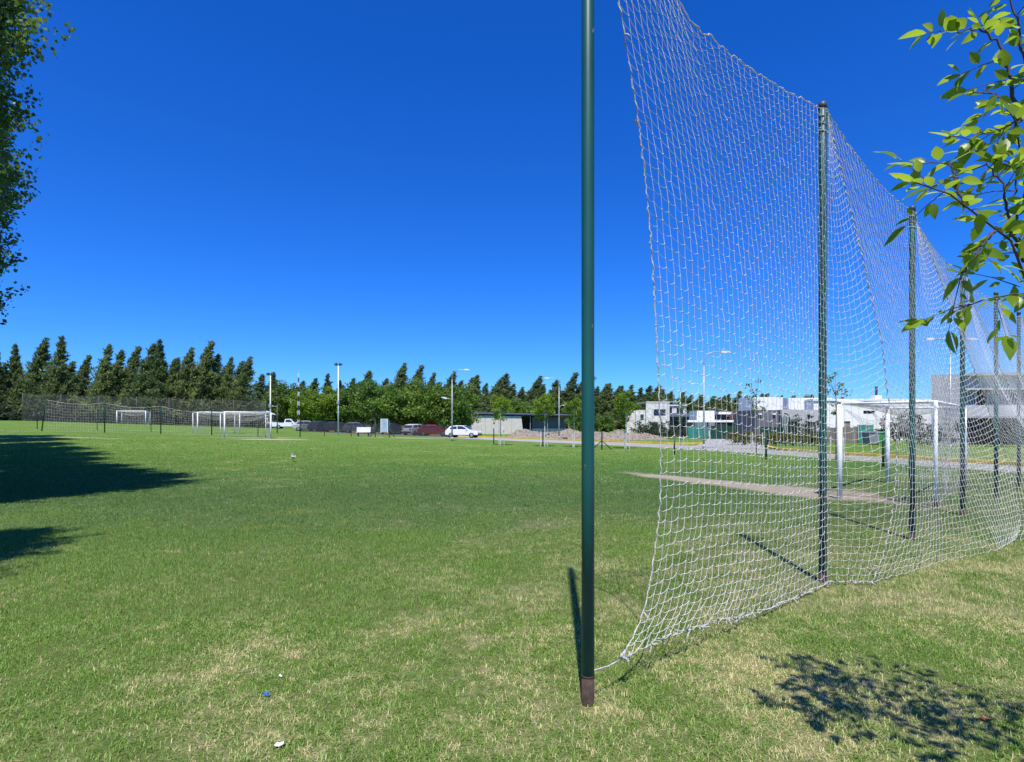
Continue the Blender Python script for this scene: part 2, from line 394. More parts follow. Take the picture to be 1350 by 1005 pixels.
# ------------------------------------------------------------------ road, kerbs, side street
def ribbon(name, left, right, z, m, n=60):
    A = catmull(left, n); B = catmull(right, n); k = 6; rows = []
    for i in range(n):
        for j in range(k+1):
            p = A[i]+(B[i]-A[i])*j/k; rows.append((p[0], p[1], onz(p[0], p[1])+z))
    f = [(i*(k+1)+j, i*(k+1)+j+1, (i+1)*(k+1)+j+1, (i+1)*(k+1)+j) for i in range(n-1) for j in range(k)]
    o = MB().add(rows, f).build(name, m); return struct(o)
NEAR = [(17.5, 2), (17.3, 12), (16.9, 18.25), (15.2, 26), (14.0, 31), (11.6, 37.5), (7.5, 45), (1.5, 54), (-5.5, 62.5), (-14, 69), (-28, 74)]
FAR = [(21.4, 2), (21.2, 12), (20.0, 21), (18.0, 30), (15.6, 40), (12.2, 47.5), (8.0, 54.5), (3.5, 61), (-3.5, 69.5), (-13, 75), (-28, 80)]
ribbon('road', NEAR, FAR, .006, M['road'])
ribbon('side_street', [(14.2, 43.0), (18.0, 52), (23.5, 66), (30, 84)], [(17.0, 36.5), (22.5, 50), (28.5, 65), (35, 83)], .010, M['road'], 30)
def kerb(name, pts, m, w=.16, h=.13, n=50):
    P = catmull(pts, n); mb = MB(); vs = []; fs = []
    for i, p in enumerate(P):
        t = P[min(i+1, n-1)]-P[max(i-1, 0)]; t /= np.linalg.norm(t); s = np.array([-t[1], t[0]])*w/2
        z = onz(*p); vs += [(p[0]-s[0], p[1]-s[1], z-.05), (p[0]-s[0], p[1]-s[1], z+h), (p[0]+s[0], p[1]+s[1], z+h), (p[0]+s[0], p[1]+s[1], z-.05)]
    for i in range(n-1):
        for k in range(4): fs.append((i*4+k, i*4+(k+1) % 4, i*4+4+(k+1) % 4, i*4+4+k))
    fs += [(3, 2, 1, 0), ((n-1)*4, (n-1)*4+1, (n-1)*4+2, (n-1)*4+3)]
    return struct(mb.add(vs, fs).build(name, m))
kerb('kerb', [(21.55, 2), (21.35, 12), (20.15, 21), (18.15, 30), (17.15, 35.5), (17.6, 37.5), (18.8, 41)], M['kerb_yellow'], .22, .15)
kerb('kerb', [(16.4, 47.5), (14.6, 46.4), (13.2, 46.6), (12.0, 48.3), (8.15, 54.7), (3.65, 61.2), (-3.4, 69.7), (-13, 75.2), (-28, 80.2)], M['kerb_yellow'], .26, .16)

# ------------------------------------------------------------------ ball-stop fence on the right
P1 = np.array([.436, 3.18]); FD = np.array([.757, .653]); FN = np.array([.653, -.757])
def fpt(u, b, z): q = P1+FD*u+FN*b; return np.array([q[0], q[1], z])
PU = [0, 3.67, 6.87, 10.1, 13.15, 16.2, 19.3, 22.4]
PB = [0, -.08, -.08, -.10, -.08, -.08, -.08, -.08]
PH = [5.9, 4.87, 4.64, 4.36, 4.43, 4.42, 4.4, 4.4]
plabel = ['near bare dark green pole with rusty foot, net tied low beside it', 'dark green net pole at the first net corner, second from the rusty-footed pole',
          'dark green net pole, third from the rusty-footed pole', 'dark green net pole, fourth from the rusty-footed pole', 'dark green net pole, fifth from the rusty-footed pole',
          'dark green net pole, sixth from the rusty-footed pole', 'dark green net pole, seventh from the rusty-footed pole', 'dark green net pole, eighth from the rusty-footed pole']
for i in range(8):
    p = fpt(PU[i], PB[i], 0); r = .037
    e = empty('net_pole', (p[0], p[1], onz(p[0], p[1])), 0, plabel[i], 'pole', 'green net poles')
    zb = .165 if i == 0 else .10
    MB().tube([(0,0,zb), (0,0,1.5), (0,0,3), (0,0,PH[i]-.012), (0,0,PH[i])], [r, r, r, r, r*.8], 20).build('shaft', M['green_paint'], e, True)
    MB().tube([(0,0,-.25), (0,0,zb-.006)], r*1.01, 20).build('rusty_foot', M['rust'], e, True)
    MB().tube([(0,0,zb-.006), (0,0,zb-.003), (0,0,zb+.003), (0,0,zb+.006)], [r*1.01, r*1.07, r*1.07, r*1.01], 20).build('weld_ring', M['rust'], e, True)
    if i > 0:
        MB().tube([(0,0,PH[i]-.05), (0,0,PH[i]+.01), (0,0,PH[i]+.02)], [r*1.12, r*1.12, r*.6], 16).build('cap', M['dark_steel'], e, True)
        wv = [(cos(t)*r*1.12, sin(t)*r*1.12, PH[i]-.08-.012*t) for t in np.linspace(0, 6*pi, 60)]
        MB().tube(wv, .005, 4).build('tie_rope', M['rope'], e)

def upx(px, py, u):
    """point of the fence seen at a pixel, for a station u along it: solve how far the net bellies out"""
    k = (px-CX)/F; X0, Y0 = P1+FD*u
    b = (k*Y0-X0)/(FN[0]-k*FN[1]); q = P1+FD*u+FN*b
    return np.array([q[0], q[1], max(.02, CH+(HY-py)/F*q[1])])
def plx(px, py, b=0.0):
    k = (px-CX)/F; o = P1+FN*b
    u = (k*o[1]-o[0])/(FD[0]-k*FD[1]); q = o+FD*u
    return np.array([q[0], q[1], max(.02, CH+(HY-py)/F*q[1])])
NR = 66
def arc_curve(P, n=NR+1, lift=0.0):
    C = catmull(P, 400); d = np.r_[0, np.cumsum(np.linalg.norm(np.diff(C, axis=0), axis=1))]
    v = np.linspace(0, 1, n); s = v*d[-1]+lift*np.sin(pi*v)**1.0
    s = np.clip(s, 0, d[-1]); return np.stack([np.interp(s, d, C[:, k]) for k in range(3)], 1)
def pole_line(i, flare):
    v = np.linspace(0, 1, 12); b0 = PB[i]+.052
    return arc_curve([fpt(PU[i], b0+flare*(1-t)**1.8, .03+t*(PH[i]-.12)) for t in v])
C0 = arc_curve([plx(821, 868), plx(850, 800), plx(868, 690), plx(871, 600), plx(868, 500), plx(859, 330), plx(843, 170), plx(816, 0), fpt(.10, .0, 4.9), fpt(.055, .0, 5.35)])
S2 = arc_curve([upx(*t) for t in [(1150,767,3.93),(1165,730,4.05),(1176,680,4.18),(1180,640,4.25),(1182,590,4.3),(1170,520,4.28),(1162,450,4.22),(1150,400,4.15),(1138,345,4.05),(1120,270,3.95),(1103,200,3.8),(1091,147,3.70)]], lift=.16)
S3 = arc_curve([upx(*t) for t in [(1338,712,7.8),(1345,690,8.0),(1340,655,8.2),(1329,609,8.3),(1307,552,8.1),(1287,495,7.8),(1264,434,7.6),(1239,367,7.35),(1219,317,7.1),(1203,284,6.9)]], lift=.16)
bounds = [('C', C0), ('P', pole_line(1, .03)), ('S', S2), ('P', pole_line(2, .86)), ('S', S3)]
for i in range(3, 8):
    bounds.append(('P', pole_line(i, 1.55+.15*(i % 2))))
    if i < 7:
        s = [fpt(PU[i]+.03+.8*sin(pi*min(1, (1-t)*.75)), PB[i]+.06+1.5*(1-t)**1.5, .03+t*(PH[i]-.14)) for t in np.linspace(0, 1, 10)]
        bounds.append(('S', arc_curve(s, lift=.14)))
def line_sag(a, b, n, sag, pts=None):
    if pts is not None: return catmull([a]+pts+[b], n)
    w = np.linspace(0, 1, n)[:, None]; p = a+(b-a)*w; p[:, 2] -= (sag*4*w*(1-w))[:, 0]; p[:, 2] = np.maximum(p[:, 2], .015); return p
ncol = [39, 8, 30, 14, 19, 13, 18, 13, 18, 13, 18, 13, 18]
net = empty('ball_stop_net', tuple(fpt(0, 0, 0)), 0, 'tall white knotted ball-stop net laced along the row of green poles', 'net')
NP = Vector(net.location)
grids = []
for s in range(len(bounds)-1):
    kA, A = bounds[s]; kB, B = bounds[s+1]; nc = ncol[s]
    if s == 0:
        top = line_sag(A[-1], B[-1], nc+1, 0, [plx(895, 0), plx(945, 56), plx(1000, 98), plx(1050, 127)])
        bot = line_sag(A[0], B[0], nc+1, 0, [plx(875, 841), plx(943, 819), plx(1011, 803)])
    elif s == 2:
        top = line_sag(A[-1], B[-1], nc+1, .16); bot = line_sag(A[0], B[0], nc+1, 0, [fpt(4.9, .42, .02), fpt(5.66, .52, .02), fpt(6.4, .72, .02)])
    else:
        top = line_sag(A[-1], B[-1], nc+1, .02 if kA == 'P' else .16); bot = line_sag(A[0], B[0], nc+1, 0)
    w = np.linspace(0, 1, nc+1)[:, None, None]; v = np.linspace(0, 1, NR+1)[None, :, None]
    w2 = w[:, 0]; db = bot-((1-w2)*A[0]+w2*B[0]); dt = top-((1-w2)*A[-1]+w2*B[-1])
    G = (1-w)*A[None]+w*B[None]+(1-v)**3*db[:, None]+v**4*dt[:, None]      # edges droop, rows inside stay nearly straight
    sag = 0.0 if s == 0 else (.07 if kA == 'P' else .05)
    G[:, :, 2] -= (sag*4*w*(1-w)*np.sin(pi*v))[:, :, 0]
    if s == 0: G[:, :, :2] += (FN*1.0)[None, None]*(.04*np.sin(pi*w)*np.sin(pi*v**.8))
    i, j = np.meshgrid(np.arange(nc+1), np.arange(NR+1), indexing='ij')
    zz = ((-1.0)**(i+j))*.007
    zz[0] = zz[-1] = 0
    G[:, :, 2] += zz; nzv = RNG.normal(0, .003, G.shape); nzv[0] = nzv[-1] = 0; G += nzv
    low = .012+.0*j; G[:, :, 2] = np.maximum(G[:, :, 2], low)
    grids.append(G)
    near = s < 2; rr = .0017 if s < 3 else .0023
    p0 = [G[:-1].reshape(-1, 3)]; p1 = [G[1:].reshape(-1, 3)]
    if near:                                          # strands hang slack between their knots
        mids = (G[:-1]+G[1:])/2; mids[:, :, 2] -= .006+RNG.uniform(0, .004, mids.shape[:2])
        p0 = [G[:-1].reshape(-1, 3), mids.reshape(-1, 3)]; p1 = [mids.reshape(-1, 3), G[1:].reshape(-1, 3)]
    p0.append(G[:, :-1].reshape(-1, 3)); p1.append(G[:, 1:].reshape(-1, 3))
    V1, F1 = prisms(np.concatenate(p0), np.concatenate(p1), rr)
    V1 = V1-np.array(NP)
    link('net_panel', np_mesh('net_panel', V1, F1), M['net_white'], net)
    if s < 7:
        kn = G.reshape(-1, 3)+RNG.normal(0, .001, (G.size//3, 3)); V2, F2 = octas(kn-np.array(NP), .0052)
        o = link('knot', np_mesh('knot', V2, F2), M['net_white'], net); stuff(o)
def lacing(C, name, r=.0055, wob=.012, lumps=8):
    n = len(C)*4; P = np.stack([np.interp(np.linspace(0, len(C)-1, n), np.arange(len(C)), C[:, k]) for k in range(3)], 1)
    t = np.arange(n)*1.15
    P[:, 0] += wob*np.sin(t)*.6; P[:, 1] += wob*np.cos(t)*.6; P[:, 2] += RNG.normal(0, .003, n)
    P += RNG.normal(0, .003, P.shape); P[:, 2] = np.maximum(P[:, 2], .012)
    mb = MB().tube(P-np.array(NP), r*RNG.uniform(.7, 1.25, n), 5)
    for k in range(lumps):                            # loose ends and knots
        q = P[RNG.integers(2, n-2)]-np.array(NP)
        e = q+RNG.normal(0, .03, 3); e[2] = max(e[2]-.01, .012)
        mb.tube([q, (q+e)/2+RNG.normal(0, .008, 3), e], [.007, .004, .003], 5)
    return mb.build(name, M['rope'], net, True)
lacing(C0, 'edge_rope', .0042, .007, 10)
for k, (kind, C) in enumerate(bounds):
    if kind == 'S': lacing(C, 'lacing_rope', .0048 if k < 5 else .006, .012, 12 if k < 5 else 4)
hem = np.concatenate([g[3:, 0] if q == 0 else g[:, 0] for q, g in enumerate(grids[:2])]); lacing(hem, 'hem_rope', .0034, .02, 90)
topr = np.concatenate([g[:, -1] for g in grids]); lacing(topr, 'top_rope', .0042, .004, 0)
kq = plx(821, 868)-np.array(NP)
mb = MB()
for k in range(7):
    a = kq+RNG.normal(0, .016, 3); c = kq+np.array([.03, .0, .01])+RNG.normal(0, .02, 3); mb.tube([a, (a+c)/2+RNG.normal(0, .012, 3), c], .006, 6)
mb.build('knot_bundle', M['rope'], net, True)
pa = fpt(.036, .0, .18)-np.array(NP)
MB().tube([pa, (pa+kq)/2-np.array([0, 0, .012]), kq], .0045, 6).build('tie_rope', M['rope'], net, True)
for t in (5.35,):
    MB().tube([C0[-1]-np.array(NP), np.array([.0, .0, 5.45])], .006, 6).build('tie_rope', M['rope'], net, True)

# ------------------------------------------------------------------ goals
def goal(label, A, B, depth, hgt, side, netm, zoff=None, r=.055, swag=True, mesh=.16):
    """A, B: front post feet; the box frame runs back by depth on the given side"""
    A = np.array(A, float); B = np.array(B, float); d = B-A; w = np.linalg.norm(d); d /= w
    nrm = np.array([d[1], -d[0]])*side
    z0 = onz(*(A+B)/2); e = empty('goal', (A[0], A[1], z0), math.atan2(d[1], d[0]), label, 'goal')
    s = -1 if (np.array([-d[1], d[0]])@nrm) < 0 else 1; D = depth*s
    for x in (0, w):
        MB().tube([(x, 0, -.2), (x, 0, hgt)], r, 14).build('post', M['white_paint'], e, True)
        bp_ = MB().tube([(x, D, -.1), (x, D, hgt-.03)], r*.62, 10).build('back_post', M['white_paint'], e, True)
        MB().tube([(x, D, -.02), (x, D, .16)], r*.66, 10).build('rusty_foot', M['rust'], bp_, True)
        MB().tube([(x, 0, hgt-.05), (x, D, hgt-.05)], r*.5, 8).build('side_bar', M['white_paint'], e, True)
    MB().tube([(-r, 0, hgt), (w+r, 0, hgt)], r, 14).build('crossbar', M['white_paint'], e, True)
    MB().tube([(0, D, hgt-.05), (w, D, hgt-.05)], r*.5, 8).build('rear_bar', M['white_paint'], e, True)
    p0, p1 = [], []
    def sheet(fn, nu, nv):
        G = np.array([[fn(i/nu, j/nv) for j in range(nv+1)] for i in range(nu+1)])+RNG.normal(0, .008, (nu+1, nv+1, 3))
        p0.extend([G[:-1].reshape(-1, 3), G[:, :-1].reshape(-1, 3)]); p1.extend([G[1:].reshape(-1, 3), G[:, 1:].reshape(-1, 3)])
    nu = int(w/mesh)
    sheet(lambda u, v: (u*w, D*(.98+.10*sin(pi*v)*sin(3*pi*u)), .03+v*(hgt-.1)), nu, int(hgt/mesh))
    for x in (0, w): sheet(lambda u, v: (x+.05*sin(pi*u)*sin(pi*v), D*(.05+.93*u), .03+v*(hgt-.1)), int(depth/mesh)+1, int(hgt/mesh)) if x == w or swag is None else None
    if swag:
        for k in range(3): sheet(lambda u, v: (u*w, D*(.1+.25*k)+.05*v, hgt-.05-(.18+.35*sin(pi*u)+.1*k*sin(pi*u))*(1-.35*v)), nu, 2)
    sheet(lambda u, v: (u*w, D*(.02+.96*v), hgt-.06-.22*sin(pi*v)*sin(pi*u)), nu, int(depth/mesh)+1)
    V1, F1 = prisms(np.concatenate(p0), np.concatenate(p1), .0035 if netm != 'far' else .006)
    link('goal_net', np_mesh('goal_net', V1, F1), M['net_old'], e)
    return e
goal('white box-frame goal with a slack net, beside the tall ball-stop net', gA, gB, 1.68, 2.12, 1, 'near')
a = gp(296, 575.6); bb = gp(357, 576.2)
L1a = (PX(296, 44.8), 44.8); L1b = (PX(357, 47.0), 47.0)
goal('white box-frame goal standing by bare earth at the far end of the pitch', L1a, L1b, 1.6, 2.12, -1, 'far')
L2a = (PX(260.5, 53.5), 53.5); L2b = (PX(316, 56.5), 56.5)
goal('smaller white goal with sagging net, just behind the far box-frame goal', L2a, L2b, 1.2, 2.1, -1, 'far')
L3a = (PX(154, 84), 84); L3b = (PX(192, 84.5), 84.5)
goal('distant white goal in front of the tall grey mesh fence', L3a, L3b, 1.3, 2.15, -1, 'far')

# ------------------------------------------------------------------ short green posts round the pitch, end nets
def short_post(x, y, h, label, r=.045, lean=0.0, brace=False, group='short green posts round the pitch'):
    e = empty('boundary_post', (x, y, onz(x, y)), 0, label, 'post', group); e.rotation_euler = (0, lean, 0)
    MB().tube([(0, 0, -.2), (0, 0, h-.02), (0, 0, h)], [r, r, r*.7], 10).build('shaft', M['dark_green'], e, True)
    MB().tube([(0, 0, h), (0, 0, h+.02)], [r*1.15, r*1.15], 10).build('cap', M['dark_green'], e)
    if brace:
        for sx in (-1, 1): MB().tube([(0, 0, h*.5), (sx*h*.62, 0, -.08)], r*.75, 8).build('brace', M['dark_green'], e, True)
    return e
for px, py, h, br in ((1164.5, 616, 1.05, 0), (1010, 606, 1.08, 0), (889, 600, 1.05, 0), (793.5, 593, 1.18, 1), (715.7, 589, 1.22, 0), (651, 585.6, 1.28, 0)):
    x, y = gp(px, py)
    short_post(x, y, h, 'short green post with two slanting braces between pitch and road' if br else {1164.5: 'short plain green post behind the near goal by the road', 1010: 'short plain green post before the yellow-green hedge', 889: 'short plain green post before the teal cloth screen', 715.7: 'short plain green post beside the sapling at the soil mounds', 651: 'short plain green post before the concrete wall panels'}[px], brace=bool(br))
rowA = []
for px, py, h, Y in ((55, 574.5, 2.75, 47), (138, 573.5, 2.62, 48), (212, 573.5, 2.5, 49), (279, 574, 2.2, 49.5), (340, 575.2, 1.85, 50), (395.6, 575.6, 1.6, 51)):
    x = PX(px, Y); rowA.append((x, Y, h))
    lean = .13 if px == 55 else 0
    short_post(x, Y, h, 'leaning green post at the end of the low white net' if px == 55 else 'tall green post in the row behind the far goal', lean=lean, group='green posts behind the far goal')
for px, Y, h in ((49, 52, 1.95), (128, 53, 2.4), (199, 54, 2.3), (427.6, 57, 1.4), (463, 58, 1.4)):
    short_post(PX(px, Y), Y, h, 'thin green post in the second row behind the far goal', .035, group='second row of green posts')
for k in range(3):
    (xa, ya, ha), (xb, yb, hb) = rowA[k], rowA[k+1]
    if k == 0: xa += .36
    za, zb = onz(xa, ya), onz(xb, yb); nu, nv = 22, 10
    G = np.zeros((nu+1, nv+1, 3))
    for i in range(nu+1):
        for j in range(nv+1):
            u, v = i/nu, j/nv; hh = (ha+(hb-ha)*u)*.97-.25*sin(pi*u)
            G[i, j] = (xa+(xb-xa)*u, ya+(yb-ya)*u, za+(zb-za)*u+.03+v*hh)
    G[1:-1, 1:] += RNG.normal(0, .02, G[1:-1, 1:].shape)
    V1, F1 = prisms(np.concatenate([G[:-1].reshape(-1, 3), G[:, :-1].reshape(-1, 3)]), np.concatenate([G[1:].reshape(-1, 3), G[:, 1:].reshape(-1, 3)]), .0055)
    e = empty('end_net', (xa, ya, za), 0, ['low white net hung from the leaning green post', 'low white net strung in the middle of the far post row', 'low white net strung beside the far box-frame goal'][k], 'net')
    link('net_mesh', np_mesh('net_mesh', V1-np.array([xa, ya, za]), F1), M['net_old'], e)
    T = G[:, -1]-np.array([xa, ya, za]); MB().tube(T, .014, 5).build('top_rope', M['rope'], e, True)

# ------------------------------------------------------------------ mesh fences behind the pitch
def mesh_fence(label, pts, h, m, pm, name='mesh_fence', step=6.0, pr=.06):
    pts = [np.array(p, float) for p in pts]
    L = []; 
    for a, b2 in zip(pts[:-1], pts[1:]):
        n = max(1, int(round(np.linalg.norm(b2-a)/step)))
        L += [a+(b2-a)*k/n for k in range(n)]
    L.append(pts[-1])
    o = np.array([L[0][0], L[0][1], onz(*L[0])]); e = empty(name, tuple(o), 0, label, 'fence')
    for a in L:
        z = onz(*a)-o[2]; MB().tube([(a[0]-o[0], a[1]-o[1], z-.2), (a[0]-o[0], a[1]-o[1], z+h+.05)], pr, 8).build('post', pm, e, True)
    for a, b2 in zip(L[:-1], L[1:]):
        vs = []; n = 8
        for k in range(n+1):
            p = a+(b2-a)*k/n; z = onz(*p)-o[2]; bl = .06*sin(pi*k/n)
            vs += [(p[0]-o[0], p[1]-o[1]-bl-pr, z+.03), (p[0]-o[0], p[1]-o[1]-bl*.5-pr, z+h-.12*sin(pi*k/n))]
        MB().add(vs, [(2*k, 2*k+2, 2*k+3, 2*k+1) for k in range(n)]).build('mesh_panel', m, e)
    return e
mesh_fence('tall grey mesh fence on thin posts below the conifer row', [(PX(30, 92), 92), (PX(180, 93), 93), (PX(350, 94), 94)], 4.6, M['grey_mesh'], M['dark_steel'])
mesh_fence('dark cloth-covered fence in front of the parked cars', [(PX(396, 74), 74), (PX(480, 70.5), 70.5), (PX(592, 66.5), 66.5)], 1.45, M['fence_cloth'], M['dark_steel'], 'cloth_fence', 4.0, .035)

# ------------------------------------------------------------------ cars
def car(label, x, y, rz, paint, pickup=False, group='parked cars'):
    e = empty('parked_car', (x, y, onz(x, y)), rz, label, 'car', group); W2 = .84
    # outlines run along +x (front), lofted across the width with tumblehome
    if pickup:
        low = [(-2.5,.38),(-2.5,.98),(-.55,1.0),(.95,1.02),(2.2,.95),(2.38,.75),(2.38,.38)]
        cab = [(-.6,1.0),(-.45,1.62),(.35,1.66),(1.05,1.03)]
    else:
        low = [(-2.02,.34),(-2.08,.62),(-1.98,.93),(-1.2,.98),(.75,.98),(1.75,.84),(2.02,.66),(2.05,.36)]
        cab = [(-1.9,.93),(-1.45,1.38),(-.7,1.49),(.1,1.47),(1.05,.97)]
    def loft(poly, ws):
        n = len(poly); vs = []; fs = []
        for yy, sc in ws:
            cz = sum(p[1] for p in poly)/n; cx = sum(p[0] for p in poly)/n
            vs += [(cx+(px-cx)*sc, yy, cz+(pz-cz)*sc) for px, pz in poly]
        m = len(ws)
        for k in range(m-1):
            for i in range(n): fs.append((k*n+i, k*n+(i+1) % n, (k+1)*n+(i+1) % n, (k+1)*n+i))
        fs += [tuple(range(n-1, -1, -1)), tuple((m-1)*n+i for i in range(n))]
        return MB().add(vs, fs)
    body = loft(low, [(-W2, .955), (-W2+.06, 1), (W2-.06, 1), (W2, .955)]).build('body', paint, e)
    cv = []; n = len(cab); zt = max(p[1] for p in cab); zb = min(p[1] for p in cab)
    mb = MB()
    for sgn in (-1, 1): cv += [(px, sgn*(W2-.05-.17*(pz-zb)/(zt-zb)), pz) for px, pz in cab]
    mb.add(cv, [tuple(range(n)), tuple(range(2*n-1, n-1, -1))]+[(i, n+i, n+(i+1) % n, (i+1) % n) for i in range(n)]).build('roof', paint, e)
    # glass, set just proud of the cabin
    def side(px, pz, sgn): return (px, sgn*(W2-.045-.17*(pz-zb)/(zt-zb)), pz)
    if pickup: sw = [[(-.42,1.08),(-.33,1.52),(.3,1.56),(.82,1.08)]]
    else: sw = [[(-1.55,1.02),(-1.28,1.32),(-.62,1.40),(-.58,1.02)], [(-.5,1.02),(-.54,1.405),(.08,1.39),(.82,1.02)]]
    for sgn in (-1, 1):
        for poly in sw: MB().add([side(px, pz, sgn) for px, pz in poly], [tuple(range(len(poly)))]).build('window', M['glass'], e)
    a, b2 = cab[-2], cab[-1]
    for (p, q) in ((a, b2), (cab[1], cab[0])):
        o = .012 if p == a else -.012; v = []
        for t in (.12, .88):
            px, pz = p[0]+(q[0]-p[0])*t, p[1]+(q[1]-p[1])*t; hw = W2-.12-.17*(pz-zb)/(zt-zb)
            v += [(px+o, -hw, pz+.012), (px+o, hw, pz+.012)]
        MB().add(v, [(0, 1, 3, 2)]).build('windscreen', M['glass'], e)
    fx = low[-1][0]-.02; rx = low[0][0]
    for sgn in (-1, 1):
        MB().box(fx-.16, fx+.015, sgn*.62-.14, sgn*.62+.14, .62, .76).build('headlight', M['lens'], e)
        MB().box(rx-.06, rx+.1, sgn*.66-.12, sgn*.66+.12, .72, .9).build('tail_light', M['tail'], e)
        for wx in (1.28, -1.28) if not pickup else (1.5, -1.45):
            R_ = .31 if not pickup else .35
            w = MB().tube([(wx, sgn*(W2-.19), R_), (wx, sgn*(W2+.015), R_)], R_, 20).build('wheel', M['tyre'], e, True)
            MB().tube([(wx, sgn*(W2+.01), R_), (wx, sgn*(W2+.028), R_)], [R_*.62, R_*.55], 14).build('rim', M['rim'], w)
        MB().box(.62, .8, sgn*(W2+.02)-.08, sgn*(W2+.02)+.08, .98, 1.1).build('mirror', paint, e)
    MB().box(fx-.05, fx+.05, -.78, .78, .30, .5).build('bumper', M['chrome'], e)
    MB().box(rx-.05, rx+.05, -.78, .78, .30, .5).build('bumper', M['chrome'], e)
    return e
Y = 66.5; car('white hatchback parked in the open at the end of the cloth fence', PX(611, Y), Y, R(-14), M['car_white'])
Y = 71; car('red car behind the dark cloth fence', PX(573, Y), Y, R(-8), M['car_red'])
Y = 73; car('white car partly hidden by the cloth fence, beside the red car', PX(549, Y), Y, R(60), M['car_white'])
for px, Y, c, l, rz in ((407, 79, 'silver', 'silver car behind the cloth fence beside the white pickup', 12), (424, 79, 'navy', 'navy car behind the cloth fence below yellowish trees', 70),
                        (444, 78, 'black', 'black car behind the cloth fence at the foot of the white floodlight pole', 75), (472, 76, 'grey', 'grey car behind the cloth fence and the white bench', 10),
                        (517, 75, 'navy', 'navy car behind the cloth fence beside the sign board', 75)):
    car(l, PX(px, Y), Y, R(rz), M['car_'+c])
Y = 92; car('white pickup truck standing left of the cloth fence', PX(381, Y), Y, R(8), M['car_white'], True)
Y = 95; car('white car far behind the pitch by the conifers', PX(208, 104), 104, R(4), M['car_white'])
Y = 97; car('white pickup near the small pale hut', PX(352, Y), Y, R(175), M['car_white'], True)

# ------------------------------------------------------------------ lamps, floodlights, sign, bench
def bez(pts, n=14): return catmull(pts, n)
def street_lamp(label, x, y, h, top, low, lowz, twin=False):
    e = empty('street_lamp', (x, y, onz(x, y)), 0, label, 'street lamp', 'street lamps along the road')
    MB().tube([(0,0,-.2), (0,0,2.4), (0,0,2.45), (0,0,h*.86)], [.075, .07, .055, .045], 12).build('pole', M['steel'], e, True)
    MB().tube([(0,0,0), (0,0,.35)], .095, 12).build('base_sleeve', M['steel'], e, True)
    arms = [top] + ([-top] if twin else [])
    for s in arms:
        c = bez([(0,0,h*.85), (.05*s,0,h*.93), (.45*s,0,h*.99), (1.15*s,0,h)])
        arm = MB().tube(c, .03, 8).build('arm', M['steel'], e, True)
        hd = MB().prism([(1.1*s,h-.05),(1.25*s,h-.09),(1.65*s,h-.07),(1.7*s,h-.01),(1.4*s,h+.07),(1.15*s,h+.04)], -.12, .12).build('lamp_head', M['lens'], arm)
    if low:
        arm = MB().tube(bez([(0,0,lowz-.25), (.2*low,0,lowz-.05), (.5*low,0,lowz)]), .025, 8).build('arm', M['steel'], e, True)
        MB().prism([(.45*low,lowz-.04),(.6*low,lowz-.06),(.98*low,lowz+.06),(1.02*low,lowz+.14),(.7*low,lowz+.14),(.48*low,lowz+.05)], -.13, .13).build('lamp_head', M['lens'], arm)
    return e
x, y = gp(596, 581.5); street_lamp('grey curved-arm street lamp in front of the round leafy trees', x, y, (581-487)/F*y, 1, -1, (581-525)/F*y)
x, y = gp(737, 579.5); street_lamp('grey street lamp in front of the soil mounds and long flat building', x, y, (579-498)/F*y, -1, 1, (579-534)/F*y)
x, y = gp(928, 593); street_lamp('tall slim street lamp at the mouth of the side street', x, y, (593-464)/F*y, 1, 0, 0)
x, y = PX(897, 62), 62; street_lamp('dark curved street lamp in front of the unfinished house', x, y, 6.3, 1, 0, 0)
x, y = PX(1253, 36), 36; street_lamp('twin-arm street lamp in front of the grey two-storey house', x, y, (592.5-446)/F*y, 1, 0, 0, True)
def flood(label, px, Y, top, double=True):
    x = PX(px, Y); z = onz(x, Y); h = PZ(top, Y)-z
    e = empty('floodlight_pole', (x, Y, z), 0, label, 'floodlight', 'floodlight poles by the pitch')
    MB().tube([(0,0,-.2), (0,0,h*.5), (0,0,h)], [.085, .07, .045], 12).build('pole', M['white_paint'], e, True)
    MB().box(-.3, .3, -.04, .04, h-.02, h+.05).build('cross_arm', M['dark_steel'], e)
    for s in (-1, 1) if double else (1,):
        MB().prism([(s*.08,h+.06),(s*.36,h+.0),(s*.42,h+.18),(s*.14,h+.28)], -.16, .16).build('lamp_head', M['dark_steel'], e)
    MB().box(-.14, .14, -.16, .1, h*.45, h*.45+.35).build('junction_box', M['steel'], e)
flood('white floodlight pole in front of the cloth fence', 446, 62, 482)
flood('white floodlight pole behind the far box-frame goal', 356.5, 60, 495)
# lattice mast
x, Y = PX(393.5, 96), 96; z = onz(x, Y); hm = PZ(492, Y)-z
e = empty('lattice_mast', (x, Y, z), 0, 'thin red and white lattice mast between the trees', 'mast')
for k in range(12):
    mb = MB(); z0, z1 = hm*k/12, hm*(k+1)/12; r = .22*(1-k/16)
    q = [(r*cos(a), r*sin(a)) for a in (0, 2.09, 4.19)]
    for i in range(3):
        mb.tube([(q[i][0], q[i][1], z0), (q[i][0], q[i][1], z1)], .03, 5); j = (i+1) % 3
        mb.tube([(q[i][0], q[i][1], z0), (q[j][0], q[j][1], z1)], .02, 4)
    mb.build('mast_section', M['white_paint'] if k % 2 else M['rust'], e)
x, Y = PX(365.5, 63), 63; z = onz(x, Y)
e = empty('lamp_post', (x, Y, z), 0, 'dark lamp post with a short arm beside the white floodlight pole', 'lamp post')
MB().tube([(0,0,-.2), (0,0,3.2)], .06, 8).build('pole', M['dark_steel'], e, True); MB().tube([(0,0,3.0), (-.55,0,3.1)], .035, 6).build('arm', M['steel'], e, True)
MB().box(-.75, -.45, -.1, .1, 3.05, 3.15).build('lamp_head', M['lens'], e)
